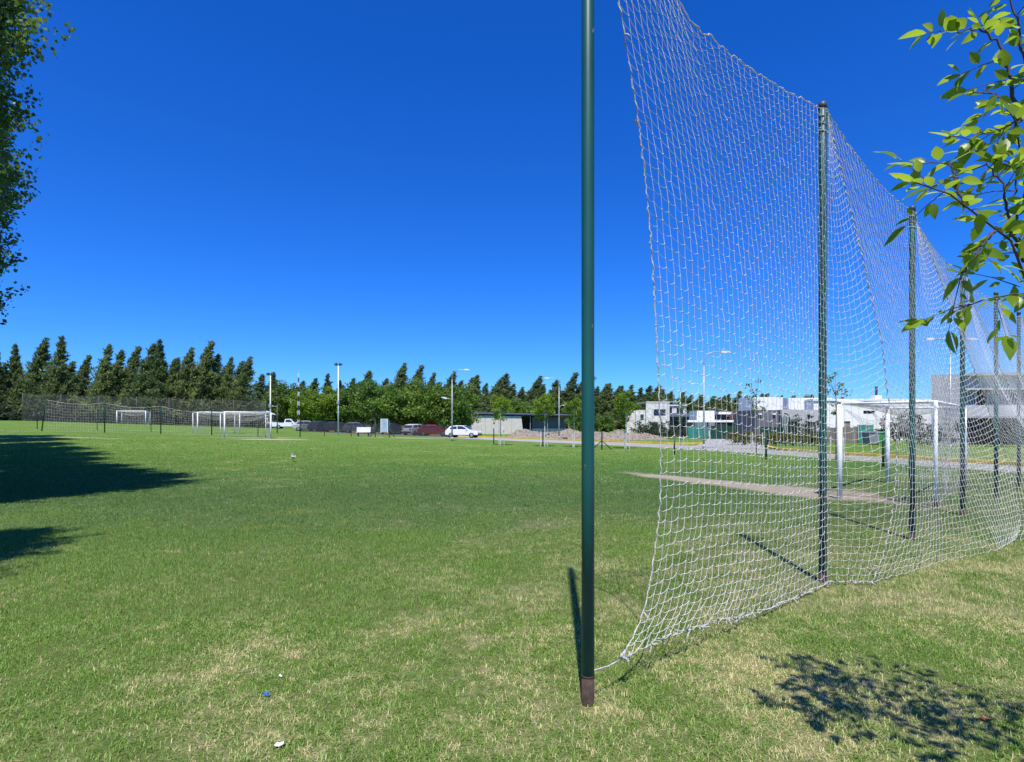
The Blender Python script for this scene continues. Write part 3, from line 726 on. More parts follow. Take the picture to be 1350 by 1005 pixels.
# notice board
x, y = gp(504, 577); e = empty('notice_board', (x, y, onz(x, y)), 0, 'pale blue notice board on braced green posts by the cloth fence', 'notice board')
for sx in (-.75, .75):
    MB().tube([(sx,0,-.1), (sx,0,1.75)], .05, 8).build('post', M['dark_green'], e, True)
    MB().tube([(sx,0,1.0), (sx*1.75,0,0)], .04, 8).build('brace', M['dark_green'], e, True)
MB().box(-.1, .55, -.07, -.02, .55, 1.9).build('board', M['board'], e)
mb = MB(); mb.box(-.16, -.1, -.09, 0, .5, 1.96).box(.55, .61, -.09, 0, .5, 1.96).box(-.1, .55, -.09, 0, 1.9, 1.96); mb.build('board_frame', M['white_paint'], e)
# bench
x, y = gp(479, 575.5); e = empty('bench', (x, y, onz(x, y)), R(4), 'white slatted bench in front of the cloth fence', 'bench')
for k in range(3): MB().box(-.75, .75, -.32+k*.15, -.19+k*.15, .43, .47).build('seat_slat', M['white_paint'], e)
for k in range(4): MB().box(-.75, .75, .16+k*.03, .2+k*.03, .5+k*.13, .61+k*.13).build('back_slat', M['white_paint'], e)
for sx in (-.55, .55):
    MB().box(sx-.04, sx+.04, -.3, -.22, -.03, .43).build('leg', M['dark_steel'], e); MB().box(sx-.04, sx+.04, .12, .2, -.03, .5).build('leg', M['dark_steel'], e)
    MB().tube([(sx,.22,.45), (sx,.34,1.02)], .025, 6).build('back_support', M['dark_steel'], e)

# ------------------------------------------------------------------ buildings
def wall_open(x0, x1, y0, y1, z0, z1, ops):
    """front wall with rectangular openings (x0,x1,z0,z1)"""
    xs = sorted({x0, x1, *[o[0] for o in ops], *[o[1] for o in ops]}); zs = sorted({z0, z1, *[o[2] for o in ops], *[o[3] for o in ops]}); mb = MB()
    for a, b2 in zip(xs[:-1], xs[1:]):
        for c, d in zip(zs[:-1], zs[1:]):
            mx, mz = (a+b2)/2, (c+d)/2
            if any(o[0] < mx < o[1] and o[2] < mz < o[3] for o in ops): continue
            mb.box(a, b2, y0, y1, c, d)
    return mb
def window(e, x0, x1, z0, z1, y, mull=1, fm='white_paint', t=.06):
    w = MB().box(x0, x1, y, y+.02, z0, z1).build('window_pane', M['glass'], e)
    mb = MB().box(x0, x1, y-.05, y-.002, z0, z0+t).box(x0, x1, y-.05, y-.002, z1-t, z1)
    for k in range(mull+2):
        xx = x0+(x1-x0-t)*k/(mull+1); mb.box(xx, xx+t, y-.048, y-.004, z0+t, z1-t)
    mb.build('window_frame', M[fm], w)
    return w
def skew(x0, x1, y0, y1, z0, z1, k=.80):
    """a block on a skewed plot: its side walls run back at an angle"""
    q = [(x0+k*y0, y0), (x1+k*y0, y0), (x1+k*y1, y1), (x0+k*y1, y1)]
    return MB().add([(a, b2, z0) for a, b2 in q]+[(a, b2, z1) for a, b2 in q], [(0,3,2,1),(4,5,6,7),(0,1,5,4),(1,2,6,5),(2,3,7,6),(3,0,4,7)])
def house(name, label, px, Y, rz=0, cat='house'):
    x = PX(px, Y); return empty(name, (x, Y, onz(x, Y)), rz, label, cat)
# long concrete building
e = house('concrete_building', 'long low concrete building with dark overhanging flat roof behind soil mounds', 622, 97, R(16), 'building')
for k in range(4):
    wv = 2.42; tp = 3.15-.02*k
    x0 = k*2.44
    if k < 3: MB().box(x0, x0+2.40, 0, .18, -.1, tp).build('wall_panel', M['concrete'], e)
    else: MB().prism([(x0, -.1), (x0+2.1, -.1), (x0+1.75, tp), (x0, tp)], 0, .18).build('wall_panel', M['concrete'], e)
MB().box(0, 18.6, 6.5, 6.7, -.1, 3.2).build('rear_wall', M['grey_dark'], e)
MB().box(9.2, 10.2, 3.2, 6.4, -.1, 3.1).build('core_wall', M['shade'], e)
MB().box(-.0, .18, .2, 6.5, -.1, 3.2).build('end_wall', M['concrete'], e)
MB().box(11.6, 18.0, 1.4, 1.6, .9, 3.0).build('screen_wall', M['grey_dark'], e)
MB().box(11.5, 18.2, 1.2, 1.6, -.1, .88).build('low_wall', M['concrete'], e)
for xx in (10.9, 14.2, 18.3): MB().tube([(xx, .4, -.1), (xx, .4, 3.15)], .07, 8).build('column', M['steel'], e)
mb = MB(); mb.add([(-.5,-.3,3.42),(19.4,-.3,3.16),(19.4,7.2,3.16),(-.5,7.2,3.42),(-.5,-.3,3.68),(19.4,-.3,3.42),(19.4,7.2,3.42),(-.5,7.2,3.68)], [(0,3,2,1),(4,5,6,7),(0,1,5,4),(1,2,6,5),(2,3,7,6),(3,0,4,7)])
rf = mb.build('roof', M['black_roof'], e)
MB().add([(-.52,-.33,3.56),(19.42,-.33,3.30),(19.42,-.305,3.30),(-.52,-.305,3.56),(-.52,-.33,3.74),(19.42,-.33,3.48),(19.42,-.305,3.48),(-.52,-.305,3.74)], [(0,3,2,1),(4,5,6,7),(0,1,5,4),(1,2,6,5),(2,3,7,6),(3,0,4,7)]).build('fascia', M['blue_fascia'], rf)
MB().box(3.9, 4.15, -.02, .0, 1.7, 2.0).build('vent', M['shade'], e)
# unfinished house
e = house('unfinished_house', 'unfinished pale masonry house with empty window openings beyond the mounds', 838, 86, R(4))
s = 86/F
wall_open(0, 2.1, 0, .25, -.1, 4.0, [(.75, 1.3, 2.4, 3.3)]).build('wall', M['old_white'], e)
wall_open(1.5, 5.2, -.5, -.25, -.1, 5.1, [(2.7, 4.6, 3.1, 4.1), (2.4, 3.4, .0, 2.1)]).build('wall', M['old_white'], e)
MB().box(0, 5.2, 5.0, 5.25, -.1, 4.0).build('wall', M['old_white'], e)
MB().box(5.0, 5.2, -.2, 5, -.1, 5.0).build('wall', M['old_white'], e)
MB().box(1.5, 5.3, -.55, 5.0, 5.1, 5.3).build('roof_slab', M['concrete'], e)
MB().box(1.6, 5.0, -.2, 5.0, 2.6, 2.8).build('floor_slab', M['concrete'], e)
wall_open(5.25, 10.4, .6, .8, -.1, 3.0, [(6.0, 9.8, .4, 2.3)]).build('wall', M['grey_dark'], e)
window(e, 6.0, 9.8, .4, 2.3, .66, 3, 'dark_steel')
wall_open(5.25, 8.4, 1.2, 1.4, 3.1, 4.7, [(5.5, 6.3, 3.3, 4.5), (6.9, 8.1, 3.3, 4.4)]).build('wall', M['old_white'], e)
window(e, 5.5, 6.3, 3.3, 4.5, 1.26, 0, 'white_paint'); window(e, 6.9, 8.1, 3.3, 4.4, 1.26, 1, 'white_paint')
MB().box(5.22, 8.6, 1.0, 5, 4.7, 4.85).build('roof_slab', M['white_wall'], e)
MB().add([(5.2,-.3,3.0),(12.0,-.3,3.0),(12.0,1.1,3.55),(5.2,1.1,3.55),(5.2,-.3,2.9),(12.0,-.3,2.9),(12.0,1.1,3.45),(5.2,1.1,3.45)], [(0,1,2,3),(7,6,5,4),(0,4,5,1),(1,5,6,2),(2,6,7,3),(3,7,4,0)]).build('slate_canopy', M['slate'], e)
# white cube house with brown gable
e = house('gabled_house', 'low house with white cube, white canopy and small brown gable', 922, 78, 0)
MB().box(.0, 2.5, 1.0, 4.5, -.1, 3.7).build('white_cube', M['white_wall'], e)
MB().box(-1.5, 8.4, .4, .98, 2.05, 2.35).build('canopy', M['white_wall'], e)
MB().box(2.55, 8.3, 3.0, 6.0, -.1, 3.2).build('wall', M['grey_dark'], e)
MB().prism([(5.1, 2.36), (7.2, 2.36), (6.15, 3.5)], 1.0, 3.0).build('gable_wall', M['soil'], e)
for a, b2 in (((4.75, 2.3), (6.15, 3.75)), ((7.55, 2.3), (6.15, 3.75))):
    MB().prism([a, b2, (b2[0], b2[1]+.25), (a[0], a[1]+.25)] if a[0] < b2[0] else [b2, a, (a[0], a[1]+.25), (b2[0], b2[1]+.25)], .8, 3.1).build('gable_roof', M['brick_red'], e)
for xx in (-1.2, 1.3, 3.9, 6.2, 8.1): MB().box(xx, xx+.16, .5, .66, -.1, 2.05).build('column', M['shade'], e)
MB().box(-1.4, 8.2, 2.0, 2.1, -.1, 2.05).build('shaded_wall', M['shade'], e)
MB().box(3.2, 5.0, 1.3, 3.5, 3.2, 3.55).build('roof_slab', M['white_wall'], e)
# cloth screens in front of it
def screen(label, px0, px1, Y, h, m, name='cloth_screen'):
    x0, x1 = PX(px0, Y), PX(px1, Y); e = empty(name, (x0, Y, onz(x0, Y)), 0, label, 'fence'); n = max(2, int((x1-x0)/2.2)); w = (x1-x0)/n
    for k in range(n+1): MB().tube([(k*w, 0, -.2), (k*w, 0, h+.05)], .04, 8).build('post', M['dark_steel'], e, True)
    for k in range(n): MB().box(k*w+.05, (k+1)*w-.05, -.06, -.04, .04, h-.02*(k % 2)).build('cloth_panel', m, e)
screen('teal cloth screen below the slate canopy of the unfinished house', 906, 934, 66, 1.45, M['teal'])
screen('dark green cloth screen in front of the brown-gabled house', 936, 1003, 64, 1.55, M['dark_green'])
# grey house with white boxes
e = house('flat_roofed_house', 'low grey house with two white boxes on its flat roof', 995, 60, R(3))
s = 60/F
MB().box(0, 2.65, 0, 5.0, -.1, 3.15).build('shaded_wing', M['grey_dark'], e)  # shaded side of the house put in as a darker wall colour
wall_open(2.67, 7.6, -.6, -.4, -.1, 3.3, [(5.4, 6.4, 0, 2.0)]).build('front_wall', M['grey_light'], e)
MB().box(2.67, 7.6, -.38, 5, -.1, 3.28).build('main_block', M['grey_dark'], e)
MB().box(.65, 3.95, 1.5, 5.2, 3.29, 4.75).build('roof_box', M['white_wall'], e)
MB().box(4.45, 9.4, 1.2, 5.2, 3.29, 4.65).build('roof_box', M['white_wall'], e)
for xx in (.35, 1.9): MB().box(xx, xx+.35, -.2, -.02, 2.75, 2.9).build('wall_lamp', M['white_paint'], e)
window(e, 3.4, 4.4, .9, 2.0, -.63, 1, 'dark_steel')
screen('dark green cloth fence along the front of the low grey house', 1001, 1034, 53, 1.45, M['dark_green'])
e = house('arched_gate', 'narrow dark green arched gate beside the yellow hedge', 1029, 51.5, 0, 'gate')
arc = [(.0, -.1), (.0, 2.2)]+[(.42-.42*cos(t), 2.2+.5*sin(t)) for t in np.linspace(.3, pi-.3, 8)]+[(.84, 2.2), (.84, -.1)]
MB().tube([(a, 0, c) for a, c in arc], .06, 8).build('gate_frame', M['dark_green'], e, True)
for k in range(5): MB().box(.1+k*.14, .16+k*.14, -.02, .02, .02, 2.3+.2*sin(pi*(k+.5)/5)).build('bar', M['dark_green'], e)
# long white house
e = house('white_house', 'long white single-storey house with flat roof and black flue', 1080, 60, R(2))
wall_open(-.6, 12.4, 0, .25, -.1, 4.25, [(1.5, 2.3, 2.75, 3.1), (4.9, 6.2, 2.85, 3.2), (2.75, 3.45, 0, 2.05), (8.8, 10.6, .4, 2.3)]).build('front_wall', M['white_wall'], e)
window(e, 1.5, 2.3, 2.75, 3.1, .1, 0, 'dark_steel'); window(e, 4.9, 6.2, 2.85, 3.2, .1, 1, 'dark_steel'); window(e, 8.8, 10.6, .4, 2.3, .1, 1, 'dark_steel')
MB().box(2.75, 3.45, .1, .16, 0, 2.05).build('door', M['wood'], e)
MB().box(-.6, -.35, .25, 7, -.1, 4.2).build('side_wall', M['white_wall'], e); MB().box(12.15, 12.4, .25, 7, -.1, 4.2).build('side_wall', M['white_wall'], e)
rf = MB().box(-.75, 12.55, -.15, 7.1, 4.26, 4.48).build('roof', M['white_wall'], e)
MB().box(7.3, 8.0, 1.5, 2.2, 4.482, 4.95).build('chimney', M['white_wall'], rf)
MB().tube([(7.65, 1.85, 4.94), (7.65, 1.85, 5.85), (7.65, 1.85, 5.95)], [.13, .13, .2], 10).build('flue', M['dark_steel'], rf, True)
# board fence and green panel in front
Y = 50; x0 = PX(1082, Y); e = empty('board_fence', (x0, Y, 0), 0, 'weathered grey board fence in front of the white house', 'fence')
for k in range(22): MB().box(k*.155, k*.155+.14, RNG.uniform(-.01, .01), .03, .02, 1.45+RNG.uniform(-.06, .06)).build('board', M['wood'], e)
for z in (.35, 1.15): MB().box(0, 3.4, .035, .08, z, z+.09).build('rail', M['wood'], e)
for k in range(3): MB().box(k*1.6, k*1.6+.1, .085, .18, -.2, 1.5).build('post', M['wood'], e)
screen('bright green sheet fence between the grey boards and the bins', 1131, 1151, 50, 1.65, M['teal'], 'sheet_fence')
def bin_(label, px, Y, m):
    x = PX(px, Y); e = empty('rubbish_bin', (x, Y, onz(x, Y)), R(10), label, 'bin', 'rubbish bins by the road')
    MB().add([(-.4,-.35,.08),(.4,-.35,.08),(.4,.35,.08),(-.4,.35,.08),(-.5,-.45,1.0),(.5,-.45,1.0),(.5,.45,1.0),(-.5,.45,1.0)], [(0,3,2,1),(4,5,6,7),(0,1,5,4),(1,2,6,5),(2,3,7,6),(3,0,4,7)]).build('body', m, e)
    MB().prism([(-.54,1.002),(.54,1.002),(.5,1.1),(-.5,1.1)], -.5, .5).build('lid', m, e)
    for sx in (-.36, .36): MB().tube([(sx,-.36,.09), (sx,-.28,.09)], .09, 10).build('wheel', M['tyre'], e)
M['bin_green'] = mat('bin_green', (.05, .28, .08), .5); M['bin_grey'] = mat('bin_grey', (.25, .26, .27), .6)
bin_('bright green rubbish bin beside the white house', 1157, 47, M['bin_green']); bin_('grey rubbish bin beside the green one', 1148, 46, M['bin_grey'])
# grey two-storey house
e = house('grey_house', 'grey two-storey modern house with recessed window band and dark ground floor', 1228, 45, R(-2))
s = 45/F
skew(0, 2.55, 0, 7, -.1, 5.72).build('blank_block', M['grey_render'], e)
wall_open(2.57, 14, .3, .55, 2.35, 5.62, [(2.9, 8.2, 3.25, 4.5), (9.5, 13, 3.25, 4.5)]).build('upper_wall', M['grey_light'], e)
MB().box(2.57, 14, .56, 7, 2.36, 5.6).build('upper_block', M['grey_dark'], e) if False else None
skew(2.58, 14, 2.2, 7, 2.4, 5.6).build('upper_block', M['grey_dark'], e)
MB().box(2.9, 4.5, 1.2, 1.3, 3.1, 4.6).build('inner_wall', M['grey_light'], e)
window(e, 3.0, 4.4, 3.3, 4.4, 1.15, 1, 'white_paint'); window(e, 5.4, 8.0, 3.3, 4.4, 1.3, 2, 'white_paint'); window(e, 9.6, 12.9, 3.3, 4.4, 1.3, 2, 'white_paint')
skew(2.56, 14.2, -.2, 7.2, 5.63, 5.85).build('roof_slab', M['grey_render'], e)
MB().box(2.58, 14, .28, 2.2, 2.2, 2.34).build('floor_slab', M['grey_render'], e)
skew(2.58, 14, 2.5, 7, -.1, 2.2).build('ground_floor', M['grey_dark'], e)  # dark colour paints in the carport shade behind the slats
for k in range(26): MB().box(2.75+k*.28, 2.83+k*.28, 1.2, 1.32, -.05, 2.19).build('slat', M['shade'], e)
MB().box(13.4, 14, .4, 2.4, -.1, 2.19).build('column', M['grey_render'], e)
# small pale hut
e = house('small_hut', 'small pale pink hut with white door frame behind the far goal', 333, 100, 0, 'hut')
MB().box(0, 2.6, 0, 3, -.2, 2.3).build('wall', mat('pink_render', (.42, .31, .27), .9), e)
MB().prism([(-.3, 2.3), (2.9, 2.3), (1.3, 3.0)], -.3, 3.2).build('roof', M['lime_trunk'], e)
mb = MB(); mb.box(.2, .3, -.06, -.005, 0, 2.0).box(1.05, 1.15, -.06, -.005, 0, 2.0).box(.3, 1.05, -.06, -.005, 1.9, 2.0); mb.build('door_frame', M['white_paint'], e)
MB().box(.3, 1.05, -.03, -.006, 0, 1.9).build('door', M['grey_dark'], e)

# soil mounds
def mound(label, x, y, rx, ry, h, seed):
    rng = np.random.default_rng(seed); n = 40; U, Vv = np.meshgrid(np.linspace(-1, 1, n), np.linspace(-1, 1, n))
    r = np.sqrt(U**2+Vv**2); z = np.clip(1-r**1.3, 0, 1)*h
    for k in range(14):
        fx, fy, p = rng.normal(0, 5, 3); z += (r < 1)*np.clip(1-r, 0, .5)*h*.10*np.sin(U*fx+Vv*fy+p)
    z += (r < 1)*rng.normal(0, .05, z.shape)*np.clip((1-r)*3, 0, 1)
    z[r >= 1] = -.12
    P = np.stack([U*rx, Vv*ry, np.maximum(z, -.12)], -1).reshape(-1, 3); i, j = np.meshgrid(np.arange(n-1), np.arange(n-1)); q = (j*n+i).ravel()
    o = link('soil_mound', np_mesh('soil_mound', P, np.stack([q, q+1, q+n+1, q+n], 1)), M['soil'], loc=(x, y, onz(x, y)))
    tag(o, label, 'mound', 'soil mounds across the road')
for px, Y, rx, ry, h, l in ((695, 72, 3.0, 2.2, .95, 'rounded soil mound at the dark end of the concrete building'), (722, 70, 3.2, 2, .8, 'soil mound behind the short-arm street lamp'),
                            (750, 67, 3.8, 2.2, 1.1, 'largest soil mound, beside the leafy bushes'), (780, 65, 3.0, 2, .85, 'soil mound behind the braced green post'),
                            (812, 62, 3.3, 2, 1.0, 'pale soil mound behind the staked sapling'), (836, 61, 2.2, 1.6, .75, 'small soil mound beside the tree-guard stakes'), (856, 61, 2.2, 1.5, .7, 'low lumpy soil heap in front of the unfinished house')):
    mound(l, PX(px, Y), Y, rx, ry, h, px)

# ------------------------------------------------------------------ trees
def leaf_quads(P, D, L, Wd, rng, tri=False):
    """leaf faces at P, pointing along D"""
    n = len(P); D = D/np.maximum(np.linalg.norm(D, axis=1, keepdims=True), 1e-6)
    q = rng.normal(0, 1, (n, 3)); Sd = np.cross(D, q); Sd /= np.maximum(np.linalg.norm(Sd, axis=1, keepdims=True), 1e-6)
    L = np.broadcast_to(L, (n,))[:, None]; Wd = np.broadcast_to(Wd, (n,))[:, None]
    if tri:
        V = np.stack([P-Sd*Wd, P+Sd*Wd, P+D*L], 1).reshape(-1, 3); return V, np.arange(3*n).reshape(-1, 3), 3
    V = np.stack([P, P+D*L*.45+Sd*Wd, P+D*L, P+D*L*.45-Sd*Wd], 1).reshape(-1, 3); return V, np.arange(4*n).reshape(-1, 4), 4
def conifer_mesh(seed, h=15.0):
    rng = np.random.default_rng(seed); Ps, Ds, Ts = [], [], []
    lean = rng.uniform(.4, 2.0); rad = rng.uniform(1.7, 2.5)
    ax = lambda z: np.array([lean*(z/h)**2.2, .2*sin(seed)*(z/h), z])
    nb = 230
    for k in range(nb):
        t = rng.uniform(.03, 1.0); z = t*h*.95; a = rng.uniform(0, 2*pi); w = 1-t
        L = rad*1.45*w**.95*rng.uniform(.45, 1.25)+.10; el = rng.uniform(.25, .85)+.55*t
        d = np.array([cos(a)*cos(el), sin(a)*cos(el), sin(el)]); d += np.array([.30, 0, 0]); d /= np.linalg.norm(d)
        m = int(12+30*w**.6); s = rng.uniform(.1, 1, m)**.7
        c = ax(z)+d*(s*L)[:, None]; c[:, 2] += .10*L*s**2
        c += rng.normal(0, .015+.07*L, (m, 3)); Ps.append(c)
        Ds.append((d*1.0+np.array([.12, 0, .25])+rng.normal(0, .42, (m, 3)))*(.45+.65*w))
        Ts.append(np.clip(rng.normal(.2+.45*(rng.uniform()), .2, m), 0, 1))
    P, D, T = np.concatenate(Ps), np.concatenate(Ds), np.concatenate(Ts); NLn = np.linalg.norm(D, axis=1)
    P[:, 2] = np.maximum(P[:, 2], .25)
    V, Fc, k = leaf_quads(P, D, rng.uniform(.40, .80, len(P))*np.clip(NLn, .35, 1), rng.uniform(.05, .11, len(P))*np.clip(NLn, .45, 1), rng)
    me = np_mesh('conifer_crown', V, Fc, np.repeat(T, 4)); me.materials.append(M['casuarina'])
    tb = MB().tube([tuple(ax(z)-np.array([0, 0, .3 if z == 0 else 0])) for z in (0, 3, 7, 11, 14)], [.24, .19, .13, .08, .03], 8)
    tm = bpy.data.meshes.new('conifer_trunk'); tm.from_pydata(tb.v, [], tb.f); tm.materials.append(M['bark'])
    return me, tm
def broad_mesh(seed, h, rx, z0, nclump, nleaf, ls, m, squash=1.0, trunk_r=.16, tm_mat='bark'):
    rng = np.random.default_rng(seed); cz = (z0+h)/2; rz = (h-z0)/2; C = []; tb = MB()
    while len(C) < nclump:
        p = rng.uniform(-1, 1, 3); r = np.linalg.norm(p)
        if r < 1 and r > .35*rng.uniform(): C.append(p*np.array([rx, rx, rz])*(.82+.25*rng.uniform())+np.array([0, 0, cz]))
    C = np.array(C); Ps, Ds, Ts = [], [], []
    for c in C:
        sg = rng.uniform(.12, .24)*rx; q = rng.normal(0, 1, (nleaf, 3)); q /= np.maximum(1, np.linalg.norm(q, axis=1, keepdims=True)/1.7)
        P = c+q*sg*np.array([1, 1, .75]); Ps.append(P); out = (c-np.array([0, 0, cz])); out /= max(np.linalg.norm(out), .01)
        Ds.append(out*.5+rng.normal(0, .8, (nleaf, 3))+np.array([0, 0, -.1])); Ts.append(np.clip(rng.normal(rng.uniform(.2, .7), .2, nleaf), 0, 1))
    P, D, T = np.concatenate(Ps), np.concatenate(Ds), np.concatenate(Ts)
    V, Fc, k = leaf_quads(P, D, ls*rng.uniform(.7, 1.3, len(P)), ls*.33*rng.uniform(.7, 1.2, len(P)), rng)
    me = np_mesh('leafy_crown', V, Fc, np.repeat(T, 4)); me.materials.append(m)
    tb.tube([(0, 0, -.2), (.03*rx, 0, z0), (0, .02*rx, cz), (.02, 0, h*.74)], [trunk_r, trunk_r*.8, trunk_r*.5, trunk_r*.12], 9)
    for k in rng.choice(len(C), min(16, len(C)), replace=False):
        c = C[k]; s = max(z0*.8, c[2]-np.hypot(c[0], c[1])*1.1); s = min(s, h*.7)
        tb.tube([(0, 0, s), (c[0]*.5, c[1]*.5, (s+c[2])/2+.1), tuple(c)], [trunk_r*.42, trunk_r*.28, trunk_r*.08], 6)
    tm = bpy.data.meshes.new('tree_trunk'); tm.from_pydata(tb.v, [], tb.f); tm.materials.append(M[tm_mat])
    return me, tm
def place_tree(meshes, x, y, sc, rz, name, label, cat='tree', group=None, sxy=None, parts=('trunk', 'crown'), sink=0.0):
    e = empty(name, (x, y, onz(x, y)-sink), rz, label, cat, group); sx = sxy or sc; e.scale = (sx, sx, sc)
    for me, nm in ((meshes[1], parts[0]), (meshes[0], parts[1])):
        o = bpy.data.objects.new(nm, me); COL.objects.link(o); o.parent = e
    return e
CON = [conifer_mesh(s) for s in (1, 2, 3, 4, 5, 6, 7)]
rr = random.Random(3)
def conifer(px, top, Y, label, group, wide=1.0):
    x = PX(px, Y); h = PZ(top, Y)-onz(x, Y); sc = h/15.0
    place_tree(CON[rr.randrange(7)], x, Y, sc, rr.uniform(-.5, .5), 'conifer_tree', label, 'tree', group, sc*wide*rr.uniform(.9, 1.15))
LG = 'tall dark conifer in the row behind the grey mesh fence'
for px, top in ((-26, 455), (-4, 462), (18, 451), (45, 442), (77, 440), (104, 466), (133, 450), (149, 458), (166, 454), (190, 450), (210, 445), (224, 470), (239, 455), (262, 447), (277, 463), (300, 468), (319, 468)):
    conifer(px-3, top, 97+rr.uniform(-2, 3), LG, 'conifers behind the mesh fence', 1.4)
for k in range(17): conifer(-20+k*20.5, 478+rr.uniform(-9, 9), 108+rr.uniform(-2, 2), LG, 'conifers behind the mesh fence', 1.6)
MG = 'dark conifer in the far row behind the parked cars and round trees'
for px, top in ((340, 492), (358, 489), (374, 505), (392, 500), (411, 497), (430, 491), (447, 500), (461, 497), (477, 487), (501, 497), (520, 476), (542, 480), (563, 490), (587, 487), (601, 500), (614, 495), (624, 492), (636, 503)):
    conifer(px-2, top, 136+rr.uniform(-4, 4), MG, 'conifers behind the car park', 1.75)
for k in range(18): conifer(338+k*17+rr.uniform(-4, 4), 508+rr.uniform(-7, 5), 146+rr.uniform(-3, 3), MG, 'conifers behind the car park', 2.1)
RG = 'dark conifer in the dense far row behind the concrete building'
for px, top in ((647, 500), (656, 490), (668, 504), (680, 509), (698, 494), (708, 505), (723, 499), (732, 507), (743, 490), (756, 502), (765, 494), (777, 508), (788, 505), (797, 504), (807, 507), (815, 507), (830, 506), (847, 507), (859, 506)):
    conifer(px-1, top, 150+rr.uniform(-4, 4), RG, 'conifers behind the concrete building', 1.9)
for k in range(20): conifer(643+k*11.6, 513+rr.uniform(-4, 4), 160+rr.uniform(-3, 3), RG, 'conifers behind the concrete building', 2.4)
HG = 'dark conifer in the distant row behind the houses'
for k in range(24): conifer(869+k*10.5+rr.uniform(-3, 3), 514+k*.45+rr.uniform(-4, 5), 186+rr.uniform(-6, 6), HG, 'conifers behind the houses', 2.2)
for k in range(16): conifer(868+k*14+rr.uniform(-3, 3), 521+k*.5+rr.uniform(-3, 3), 196, HG, 'conifers behind the houses', 3.0)

BR = [broad_mesh(s, 7.0, 2.9, 1.5, 46, 120, .34, M['roundleaf']) for s in (21, 22, 23)]
BY = broad_mesh(24, 7.0, 2.7, 1.3, 46, 110, .34, M['limeleaf'])
def broad(px, Y, top, wide, kind, label, group='round trees by the car park'):
    x = PX(px, Y); h = PZ(top, Y)-onz(x, Y); sc = h/7.1
    place_tree(kind, x, Y, sc, rr.uniform(0, 6), 'broadleaf_tree', label, 'tree', group, sc*wide)
for px, Y, top, wide, k in ((497, 84, 503, 1.0, 0), (520, 80, 507, 1.1, 1), (545, 82, 505, 1.1, 2), (568, 78, 506, 1.1, 0), (592, 77, 508, 1.1, 1), (611, 80, 512, .9, 2)):
    broad(px, Y, top, wide, BR[k], {497: 'round green tree behind the white slatted bench', 520: 'dense round green tree behind the notice board', 545: 'dense round green tree over the half-hidden white car', 568: 'dense round green tree over the red car', 592: 'dense round green tree behind the grey curved-arm street lamp', 611: 'round green tree between the white hatchback and the concrete building'}[px])
for px, Y, top, wide in ((402, 100, 513, 1.0), (424, 98, 509, 1.15), (446, 103, 515, .9)):
    broad(px, Y, top, wide, BY, {402: 'yellow-green bushy tree beside the lattice mast', 424: 'yellow-green bushy tree between lattice mast and floodlight pole', 446: 'yellow-green bushy tree directly behind the front floodlight pole'}[px], 'yellow-green trees behind the floodlight pole')
for px, Y, top, wide, k in ((468, 100, 505, 1.0, 0), (480, 104, 500, .9, 1), (371, 112, 507, .9, 2), (388, 110, 506, .9, 1)):
    broad(px, Y, top, wide, BR[k], {468: 'mid green tree behind the grey parked car', 480: 'tall mid green tree behind the bench, before the conifers', 371: 'mid green tree behind the dark lamp post', 388: 'mid green tree behind the white pickup truck'}[px], 'green trees before the conifers')
for px, Y, top in ((761, 84, 545), (778, 80, 547), (798, 82, 548), (679, 118, 527), (690, 118, 530)):
    broad(px, Y, top, 1.25, BR[px % 3], 'low round bushy tree behind the soil mounds' if px > 740 else 'round tree behind the concrete building', 'bushy trees behind the mounds' if px > 740 else 'trees behind the concrete building')
# saplings with stakes along the road
SAP = [broad_mesh(s, 4.4, .85, 2.0, 30, 60, .16, M['limeleaf'], trunk_r=.045, tm_mat='lime_trunk') for s in (31, 32)]
THIN = [broad_mesh(s, 4.6, .55, 2.2, 13, 16, .13, M['roundleaf'], trunk_r=.03, tm_mat='bark') for s in (33, 34)]
for px, py, top, kd, lb in ((660, 586, 517, 0, 'leafy staked sapling by the road before the concrete wall'), (718, 589, 515, 1, 'bright green staked sapling before the dark end of the concrete building'),
                            (757, 590, 520, 0, 'bright staked sapling behind the near rusty-footed pole'), (825, 592, 511, 1, 'bright-topped sapling in a stake frame beyond the braced post'),
                            (897, 597, 520, 2, 'thin sparse sapling by the side street'), (997, 600, 489, 3, 'thin tall sapling before the low grey house'), (1102, 604, 484, 2, 'thin sparse sapling before the white house')):
    x, y = gp(px, py); y = min(y, 44); x = PX(px, y)
    if 880 < px < 1200: y = {897: 35.0, 997: 30.0, 1102: 24.5}[px]; x = PX(px, y)
    h = PZ(top, y); kk = (SAP+THIN)[kd]; base = 4.5 if kd < 2 else 4.7
    e = place_tree(kk, x, y, h/base, rr.uniform(0, 6), 'sapling', lb, 'tree', 'staked saplings along the road')
    for sx in (-.35, .35): MB().tube([(sx, .1, -.1), (sx*.9, .1, 1.25)], .03, 6).build('stake', M['lime_trunk'], e)
    MB().tube([(-.33, .1, 1.1), (.33, .1, 1.1)], .022, 6).build('stake_rail', M['lime_trunk'], e)
